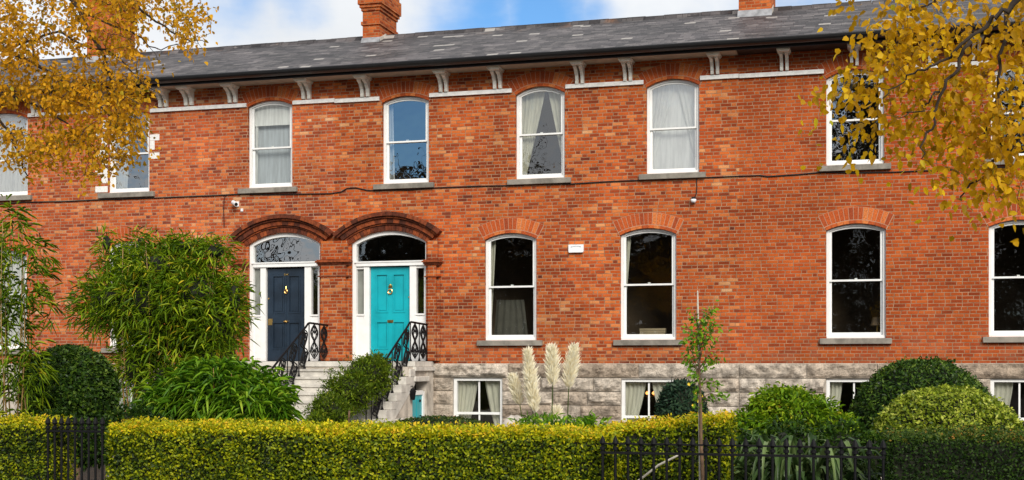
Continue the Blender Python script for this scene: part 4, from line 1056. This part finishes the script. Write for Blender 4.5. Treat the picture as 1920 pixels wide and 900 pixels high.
# pampas grass
pg=empty('pampas_grass',P(1020,800,-7),'pampas grass with tall cream plumes in front of the stone basement','pampas grass')
sm=MB(); 
for (u0,v0,u1,v1,ub) in ((998,760,990,662,1004),(1036,725,1035,655,1034),(1066,730,1076,653,1063),(975,760,962,709,986),(1004,775,996,712,1006),(1043,812,1043,770,1043)):
    y_=-7+random.uniform(-.3,.3); a=np.array(P(u0,v0,y_)); b_=np.array(P(u1,v1,y_)); g_=P(ub,840,y_)
    sm.tube([g_,P((ub+u0)/2,(v0+830)/2,y_),Vector(a),Vector(a+(b_-a)*.8)],[.011,.010,.008,.003],6)
    n=1050; t=rnd(n,0,1)**.8; ax0=(b_-a); H_=np.linalg.norm(ax0); wid=np.sin(np.pi*np.clip(t*.86+.12,0,1))**.8*.13*(1.0 if H_>.6 else .8)
    d=unit(n); d[:,2]*=.3; pos=a+np.outer(t,ax0)+d*(wid*rnd(n,.1,.75))[:,None]
    axx=norm(norm(ax0[None,:])*1.0+d*.75+np.array((0,0,.15)))
    leaves('plume',pos,axx,unit(n),rnd(n,.09,.19),rnd(n,.010,.022),rnd(n,.2,1),M['plume'],pg,T_LONG,.15)
sm.build('stem',M['lf_boxlight'],pg,smooth=True)
# pale boulder beside the pampas
bo=core_ellipsoid(pc(965,812,-8),(.24,.2,.30),None,'stone','boulder',seed=4); tag(bo,'pale boulder beside the pampas grass, just above the hedge','boulder')
# staked sapling
sy=-15.92; sp=empty('sapling',(hx(1314,sy),sy,0),'thin young tree with sparse leaves growing behind the railings','tree')
tp=[P(1317,1050,sy),P(1318,900,sy),P(1314,820,sy),P(1314,770,sy),P(1311,700,sy),P(1313,650,sy),P(1310,610,sy)]
MB().tube(tp,[.021,.020,.018,.015,.011,.008,.004],8).build('trunk',M['woodstem'],sp,smooth=True)
tw=MB(); lp=[]; la=[]
for k in range(38):
    t=random.uniform(.12,1.0)*(len(tp)-3)+2; i=min(len(tp)-2,int(t)); q=tp[i].lerp(tp[i+1],t-i); a=random.uniform(0,6.28); L=random.uniform(.07,.24)
    en=q+Vector((math.cos(a)*L+.05,math.sin(a)*L*.6,random.uniform(.0,.28))); mid=q.lerp(en,.5)+Vector((0,0,.04)); tw.tube([q,mid,en],[.005,.004,.002],5)
    for j in range(14):
        s_=random.uniform(.3,1.05); pp=q.lerp(en,s_)+Vector(RNG.normal(0,.028,3)); lp.append(pp); la.append(Vector((math.cos(a),math.sin(a),random.uniform(-.7,.5)))+Vector(RNG.normal(0,.6,3)))
tw.build('branch',M['woodstem'],sp)
n=len(lp); leaves('foliage',np.array(lp),np.array(la),unit(n)+np.array((0,-.4,.6)),rnd(n,.035,.065),rnd(n,.02,.035),np.clip(rnd(n,.25,.8),0,1),M['lf_fresh'],sp,T_LEAF,.15)
tag(MB().tube([P(1308,545,sy+.05),P(1309,600,sy+.05),P(1311,700,sy+.05),P(1314,1050,sy+.05)],[.007,.009,.012,.014],8).build('garden_stake',M['stake']),'tall pale stake tied against the thin young tree','stake')
tag(MB().tube([P(1196,902,-15.98),P(1235,872,-15.97),P(1275,852,-15.96)],[.012,.012,.010],7).build('garden_cane',M['stake']),'pale stick leaning diagonally behind the railings','stick')

# ------------------------------------------------------------------ street railing and gate
def bar_mesh(ztop,z0,r=.0135):
    return MB().tube([(0,0,z0),(0,0,ztop-.12)],r,8).lathe([(r,ztop-.145),(.028,ztop-.14),(.028,ztop-.115),(.014,ztop-.108),(.014,ztop-.098),(.032,ztop-.075),(.024,ztop-.045),(.011,ztop-.015),(.001,ztop)],(0,0,0),8)
def railing_run(name, label, cat, u0,u1,y,sp_,ztop,rails,group=None,post=None):
    xa_,xb_=hx(u0,y),hx(u1,y); e=empty(name,((xa_+xb_)/2,y,0),label,cat,group)
    for zr,hh in rails: MB().box(xa_-.02,xb_+.02,y-.017,y+.017,zr-hh,zr+hh).build('rail',M['iron'],e)
    n=int(round((xb_-xa_)/sp_)); me=None
    for k in range(n+1):
        if me is None:
            b_=bar_mesh(ztop,-.02).build('bar',M['iron'],None,smooth=False); me=b_
        else:
            b_=me.copy(); link(b_)
        b_.parent=e; b_.matrix_parent_inverse=Matrix.Translation(-Vector(e.location)); b_.location=(xa_+(xb_-xa_)*k/n,y,0)
    return e
RY=-16.32
railing_run('iron_railing','black iron railing with spear tops in front of the strap-leaved plant','railing',1130,1656,RY,.125,1.305,((1.135,.011),(1.225,.008),(.12,.011)))
railing_run('iron_gate','black iron garden gate with spear tops, between the two left hedges','gate',90,192,-16.1,.087,1.42,((1.255,.012),(.12,.014),(.62,.010)))

# ------------------------------------------------------------------ overhanging autumn trees
def autumn(label, trunk, limbs, regions, depth_y, L, mat, per, spread, seed, twr=.0035):
    rng=np.random.default_rng(seed); e=empty('autumn_tree',(trunk[0][0],trunk[0][1],0),label,'tree')
    m=MB(); m.tube([t[:3] for t in trunk],[t[3] for t in trunk],10).build('trunk',M['bark'],e,smooth=True)
    bm_=MB(); nodes=[]
    for lm in limbs:
        pts=[Vector(p[:3]) for p in lm]; rs=[p[3] for p in lm]
        dense=[];dr=[]
        for i in range(len(pts)-1):
            for k in range(5):
                t=k/5; q=pts[i].lerp(pts[i+1],t)+Vector(rng.normal(0,.012,3)); dense.append(q); dr.append(rs[i]+(rs[i+1]-rs[i])*t)
        dense.append(pts[-1]); dr.append(rs[-1]); bm_.tube(dense,dr,7); nodes+=dense
    A=[]
    for (poly,cnt,dy) in regions:
        us=[p[0] for p in poly]; vs=[p[1] for p in poly]; k=0
        while k<cnt:
            a=rng.uniform(min(us),max(us)); b_=rng.uniform(min(vs),max(vs)); ins=False; j=len(poly)-1
            for i in range(len(poly)):
                if (poly[i][1]>b_)!=(poly[j][1]>b_) and a<(poly[j][0]-poly[i][0])*(b_-poly[i][1])/(poly[j][1]-poly[i][1])+poly[i][0]: ins=not ins
                j=i
            if not ins: continue
            k+=1
            if mnoise.noise(Vector((a*.012,b_*.016,seed)))<-.22: continue
            A.append(P(a,b_,depth_y+rng.uniform(-dy,dy)))
    N0=np.array([n_[:] for n_ in nodes]); AA=np.array([a[:] for a in A])
    dist=np.array([np.min(np.linalg.norm(N0-a,axis=1)) for a in AA]); order=np.argsort(dist)
    cap=np.zeros((len(N0)+len(AA)*3,3)); cap[:len(N0)]=N0; nn_=len(N0)
    lp=[];la=[];ltn=[]
    for oi in order:
        a=AA[oi]; dd=np.linalg.norm(cap[:nn_]-a,axis=1); q=cap[np.argmin(dd)]; L_=dd.min()
        mid1=q+(a-q)*.4+np.array((0,0,.05*L_))+rng.normal(0,.03*L_+.003,3); mid2=q+(a-q)*.75+np.array((0,0,.03*L_))+rng.normal(0,.03*L_+.003,3)
        r_=twr*min(2.0,.7+L_*1.6); bm_.tube([q,mid1,mid2,a],[r_,r_*.8,r_*.6,r_*.35],4,cap=False)
        cap[nn_:nn_+3]=[mid1,mid2,a]; nn_+=3
        dirn=(a-q)/max(L_,1e-6); ct=rng.uniform(0,1)
        for j in range(int(rng.integers(max(2,per-3),per+4))):
            t=rng.uniform(.35,1.15); lp.append(q+(a-q)*t+rng.normal(0,spread,3)); la.append(dirn*.6+rng.normal(0,.6,3)+np.array((0,0,-.5))); ltn.append(np.clip(.5*ct+.5*rng.uniform(0,1),0,1))
    bm_.build('branches',M['bark'],e,smooth=True)
    n=len(lp); nr=rng.normal(0,.7,(n,3))+np.array((0,-.8,.5))
    leaves('foliage',np.array(lp),np.array(la),nr,rng.uniform(.65,1.25,n)*L,rng.uniform(.65,1.2,n)*L*.78,np.array(ltn),M[mat],e,T_LEAF,.15)
    return e
def LB(pts,y): return [(*P(a,b_,y+dy),r) for a,b_,dy,r in pts]
def LBn(pts,y): return LB([(a,b_,dy-.38,r_) for a,b_,dy,r_ in pts],y)
ly=-18.3
tb=P(-520,0,ly); trunkL=[(tb.x,ly,-.02,.24),(tb.x+.02,ly,1.5,.21),(tb.x+.1,ly+.05,3.2,.18),(tb.x+.3,ly+.1,5.2,.14),(tb.x+.5,ly,7.6,.08)]
s0=(trunkL[2][0],trunkL[2][1],trunkL[2][2],.085); s1=(trunkL[3][0],trunkL[3][1],trunkL[3][2],.08)
limL=[[s0]+LB([(-260,40,.1,.05),(-120,60,0,.034),(0,90,0,.024),(90,130,.1,.016),(180,190,0,.011),(235,260,0,.005)],ly),
      [s1]+LB([(-300,-330,0,.06),(-60,-200,.1,.04),(70,-80,0,.030),(150,20,0,.024),(195,110,0,.017),(215,190,.1,.010),(228,250,.1,.005)],ly),
      LB([(70,-80,0,.022),(190,-40,.1,.016),(270,20,0,.012),(335,70,0,.007),(385,80,.1,.003)],ly),
      LB([(-120,60,0,.024),(-40,180,-.1,.016),(20,250,-.1,.011),(52,330,0,.006)],ly),
      LB([(0,90,0,.015),(110,60,-.1,.011),(220,110,-.1,.008),(290,170,0,.004)],ly),
      LB([(20,180,0,.012),(100,210,.1,.009),(160,260,.1,.006),(205,320,.1,.003)],ly),
      LB([(150,20,0,.012),(240,60,.1,.008),(300,95,.1,.005),(395,62,0,.002)],ly)]
regL=[([(-60,-60),(380,-60),(392,30),(350,75),(300,105),(230,130),(150,200),(60,240),(-60,220)],680,.7),
      ([(-60,180),(150,150),(270,140),(285,190),(270,225),(180,260),(60,280),(-60,260)],330,.6),
      ([(40,230),(200,225),(275,240),(280,285),(230,325),(175,365),(140,340),(70,330),(-20,300)],150,.6),
      ([(300,60),(395,55),(380,95),(345,118),(300,130)],14,.4),
      ([(-700,-600),(300,-600),(380,-60),(-60,-60),(-60,200),(-700,150)],200,1.2)]
autumn('golden autumn tree overhanging the roof and windows from the top left',trunkL,limL,regL,ly,.042,'lf_gold',13,.06,3)
ry_=-21.6
tb=P(3050,0,ry_); trunkR=[(tb.x,ry_,-.02,.22),(tb.x,ry_,1.6,.19),(tb.x-.05,ry_,3.0,.16),(tb.x-.2,ry_,4.4,.12),(tb.x-.3,ry_,6.0,.06)]
s0=(trunkR[2][0],trunkR[2][1],trunkR[2][2],.06); s1=(trunkR[3][0],trunkR[3][1],trunkR[3][2],.055)
limR=[[s1]+LBn([(2150,-150,0,.032),(1980,-50,0,.024),(1890,15,0,.014),(1845,48,0,.011),(1790,98,0,.008),(1735,128,0,.006),(1690,145,.05,.004),(1655,185,0,.003)],ry_),
      LBn([(1812,80,0,.011),(1790,130,0,.009),(1762,180,0,.008),(1748,240,0,.006),(1728,298,0,.003)],ry_),
      LBn([(1762,180,0,.006),(1725,203,.03,.004),(1685,222,.03,.002)],ry_),
      [s0]+LB([(2200,150,.1,.035),(2020,200,.1,.022),(1920,260,.1,.014),(1850,320,.1,.008),(1800,370,.1,.004)],ry_),
      LB([(1980,-50,0,.014),(1880,-20,.1,.010),(1780,-5,.1,.007),(1700,20,.1,.004)],ry_),
      LB([(1890,15,0,.012),(1880,90,-.1,.010),(1870,180,-.1,.007),(1840,260,-.1,.004)],ry_)]
regR=[([(1690,-40),(1960,-40),(1960,260),(1860,240),(1800,170),(1740,150),(1690,90)],200,.35),
      ([(1690,0),(1720,100),(1690,140),(1640,130),(1615,110),(1650,60)],32,.3),
      ([(1550,165),(1600,140),(1690,130),(1760,150),(1830,200),(1780,240),(1690,235),(1630,215),(1560,190)],80,.3),
      ([(1690,230),(1800,220),(1960,240),(1960,330),(1850,340),(1760,330),(1690,310)],95,.3),
      ([(1790,320),(1960,310),(1960,420),(1880,412),(1800,395),(1785,350)],32,.3),
      ([(1552,200),(1660,220),(1680,250),(1620,300),(1590,300)],10,.3),
      ([(1560,-30),(1640,-30),(1600,8),(1565,2)],6,.2),
      ([(1640,-500),(2600,-500),(2600,300),(1960,300),(1960,-40),(1690,-40)],110,.8)]
autumn('golden autumn tree overhanging from the top right, with large yellow leaves',trunkR,limR,regR,ry_,.045,'lf_gold2',9,.09,5,twr=.0016)

# ------------------------------------------------------------------ trees across the road (seen mirrored in the panes)
def tree_belt():
    global RNG
    random.seed(5); RNG=np.random.default_rng(5); pos=[]; tr=MB()
    xs=np.concatenate([np.arange(-46,70,9.0),np.arange(-130,-48,11.0)])
    for i,x in enumerate(xs):
        H_=(17 if -31<x<-16 else 30 if x>-42 else 23 if x>-53 else 11)*random.uniform(.86,1.12); yb_=-100+random.uniform(-5,5); x=x+random.uniform(-.8,.8)
        Hc=H_; H_=H_*(1.75 if x<-53 else 1.0)
        tr.tube([(x,yb_,-.1),(x+.2,yb_,H_*.4),(x+random.uniform(-.8,.8),yb_,H_*.85)],[.7,.5,.1],8)
        for k in range(22):
            a=random.uniform(0,6.28); z=H_*random.uniform(.25,.8); tr.tube([(x+.1,yb_,z),(x+1.5*math.cos(a),yb_+1.5*math.sin(a),z+1.5),(x+5.4*math.cos(a),yb_+5.4*math.sin(a),z+5.2)],[.22,.12,.03],5)
        H_=Hc
        n=7500; d=unit(n)*(RNG.uniform(.15,1,n)**.45)[:,None]
        pos.append(np.array((x,yb_,H_*.50))+d*np.array((6.6,5.0,H_*.45)))
    pos.append(np.stack([rnd(16000,-130,75),rnd(16000,-97,-93),rnd(16000,0,1)**1.4*8],1)); pos.append(np.stack([rnd(26000,-52,75),rnd(26000,-108,-104),rnd(26000,0,1)*15.5],1))
    pos=np.concatenate(pos); n=len(pos); nz=np.array([mnoise.noise(Vector(p)*.33) for p in pos]); pos=pos[nz>-.16]; n=len(pos)
    o=leaves('tree_belt',pos,unit(n),unit(n),rnd(n,.4,.9),rnd(n,.3,.6),rnd(n,0,1),M['lf_far'],None,T_LEAF)
    tag(o,'dark belt of trees across the road, mirrored in the windows','trees',kind='stuff')
    tag(tr.build('tree_belt_trunks',M['bark'],o,smooth=True),kind='stuff')
tree_belt()

# ------------------------------------------------------------------ light, sky, camera
w=bpy.data.worlds.new('World'); sc.world=w; w.use_nodes=True; nt=w.node_tree; nt.nodes.clear()
SUN_EL, SUN_AZ = R(32), R(31)         # azimuth from the wall's outward normal (-Y) towards +X
sdir=Vector((math.sin(SUN_AZ)*math.cos(SUN_EL),-math.cos(SUN_AZ)*math.cos(SUN_EL),math.sin(SUN_EL)))
class WT(NT):
    def __init__(s): s.t=nt
t=WT()
sky=t.n('ShaderNodeTexSky',sky_type='NISHITA'); sky.sun_disc=False; sky.sun_elevation=SUN_EL
sky.sun_rotation=math.atan2(sdir.x,sdir.y); sky.air_density=1.0; sky.dust_density=.6; sky.ozone_density=2.5
dirn=t.n('ShaderNodeTexCoord').outputs['Generated']
x_,y_,z_=t.sep(dirn)[:3]
k=t.m('ADD',z_,.12)
pl=t.comb(t.m('DIVIDE',x_,k),t.m('DIVIDE',y_,k),.37)
nz=t.noise(pl,.85,7,.56); nz2=t.noise(dirn,5.5,6,.55)
f=t.m('ADD',t.m('MULTIPLY',nz,.55),t.m('MULTIPLY',nz2,.45))
def dirpx(u_,v_):
    r=Vector((CS,SN,0))*((u_-CU)/F)+Vector((-SN,CS,0))+Vector((0,0,1))*(-(v_-CV)/F); return r.normalized()
gap=0
def dirmir(u_,v_):
    q=dirpx(u_,v_); return Vector((q.x,-q.y,q.z))
for (u_,v_,rad,amt) in ((900,35,.065,.19),(1010,20,.065,.19),(410,15,.065,.08),(570,5,.04,.09),(1110,20,.03,.10),(-757,215,.09,.24),(-240,270,.07,.08)):
    vm=t.n('ShaderNodeVectorMath',operation='DISTANCE'); t.set(vm.inputs[0],dirn); vm.inputs[1].default_value=dirpx(u_,v_) if u_>0 else dirmir(-u_,v_)
    g=t.m('MULTIPLY',t.mr(vm.outputs['Value'],0,rad,1,0),amt); gap=g if gap==0 else t.m('MAXIMUM',gap,g)
cl=t.mr(t.m('SUBTRACT',f,gap),.30,.50)
skc=t.mix(1.0,sky.outputs[0],(.66,.98,1.22),'MULTIPLY')
cshade=t.mr(nz2,.3,.7,6.9,8.0); cc=t.comb(t.m('MULTIPLY',cshade,.955),t.m('MULTIPLY',cshade,.985),t.m('MULTIPLY',cshade,1.02))
bg=t.n('ShaderNodeBackground'); t.set(bg.inputs[0],t.mix(cl,skc,cc)); bg.inputs[1].default_value=.125
wo=t.n('ShaderNodeOutputWorld'); nt.links.new(bg.outputs[0],wo.inputs[0])
sl=bpy.data.lights.new('Sun','SUN'); sl.energy=3.9; sl.angle=R(28); sl.color=(1,.94,.84)
so=link(bpy.data.objects.new('sun',sl)); so.rotation_euler=(-sdir).to_track_quat('-Z','Y').to_euler(); so.location=(20,-30,30)
cam=bpy.data.cameras.new('camera'); co=link(bpy.data.objects.new('camera',cam))
cam.sensor_fit='HORIZONTAL'; cam.sensor_width=36; cam.lens=36*F/1920; cam.shift_y=(CV-450)/1920; cam.clip_end=2000; cam.clip_start=.1
co.location=(0,-CAMD,CAMZ); co.rotation_euler=(R(90),0,TH); sc.camera=co
sc.view_settings.view_transform='Standard'; sc.view_settings.look='None'; sc.view_settings.exposure=0; sc.view_settings.gamma=1
sc.cycles.max_bounces=6; sc.cycles.transparent_max_bounces=16; sc.cycles.use_denoising=True
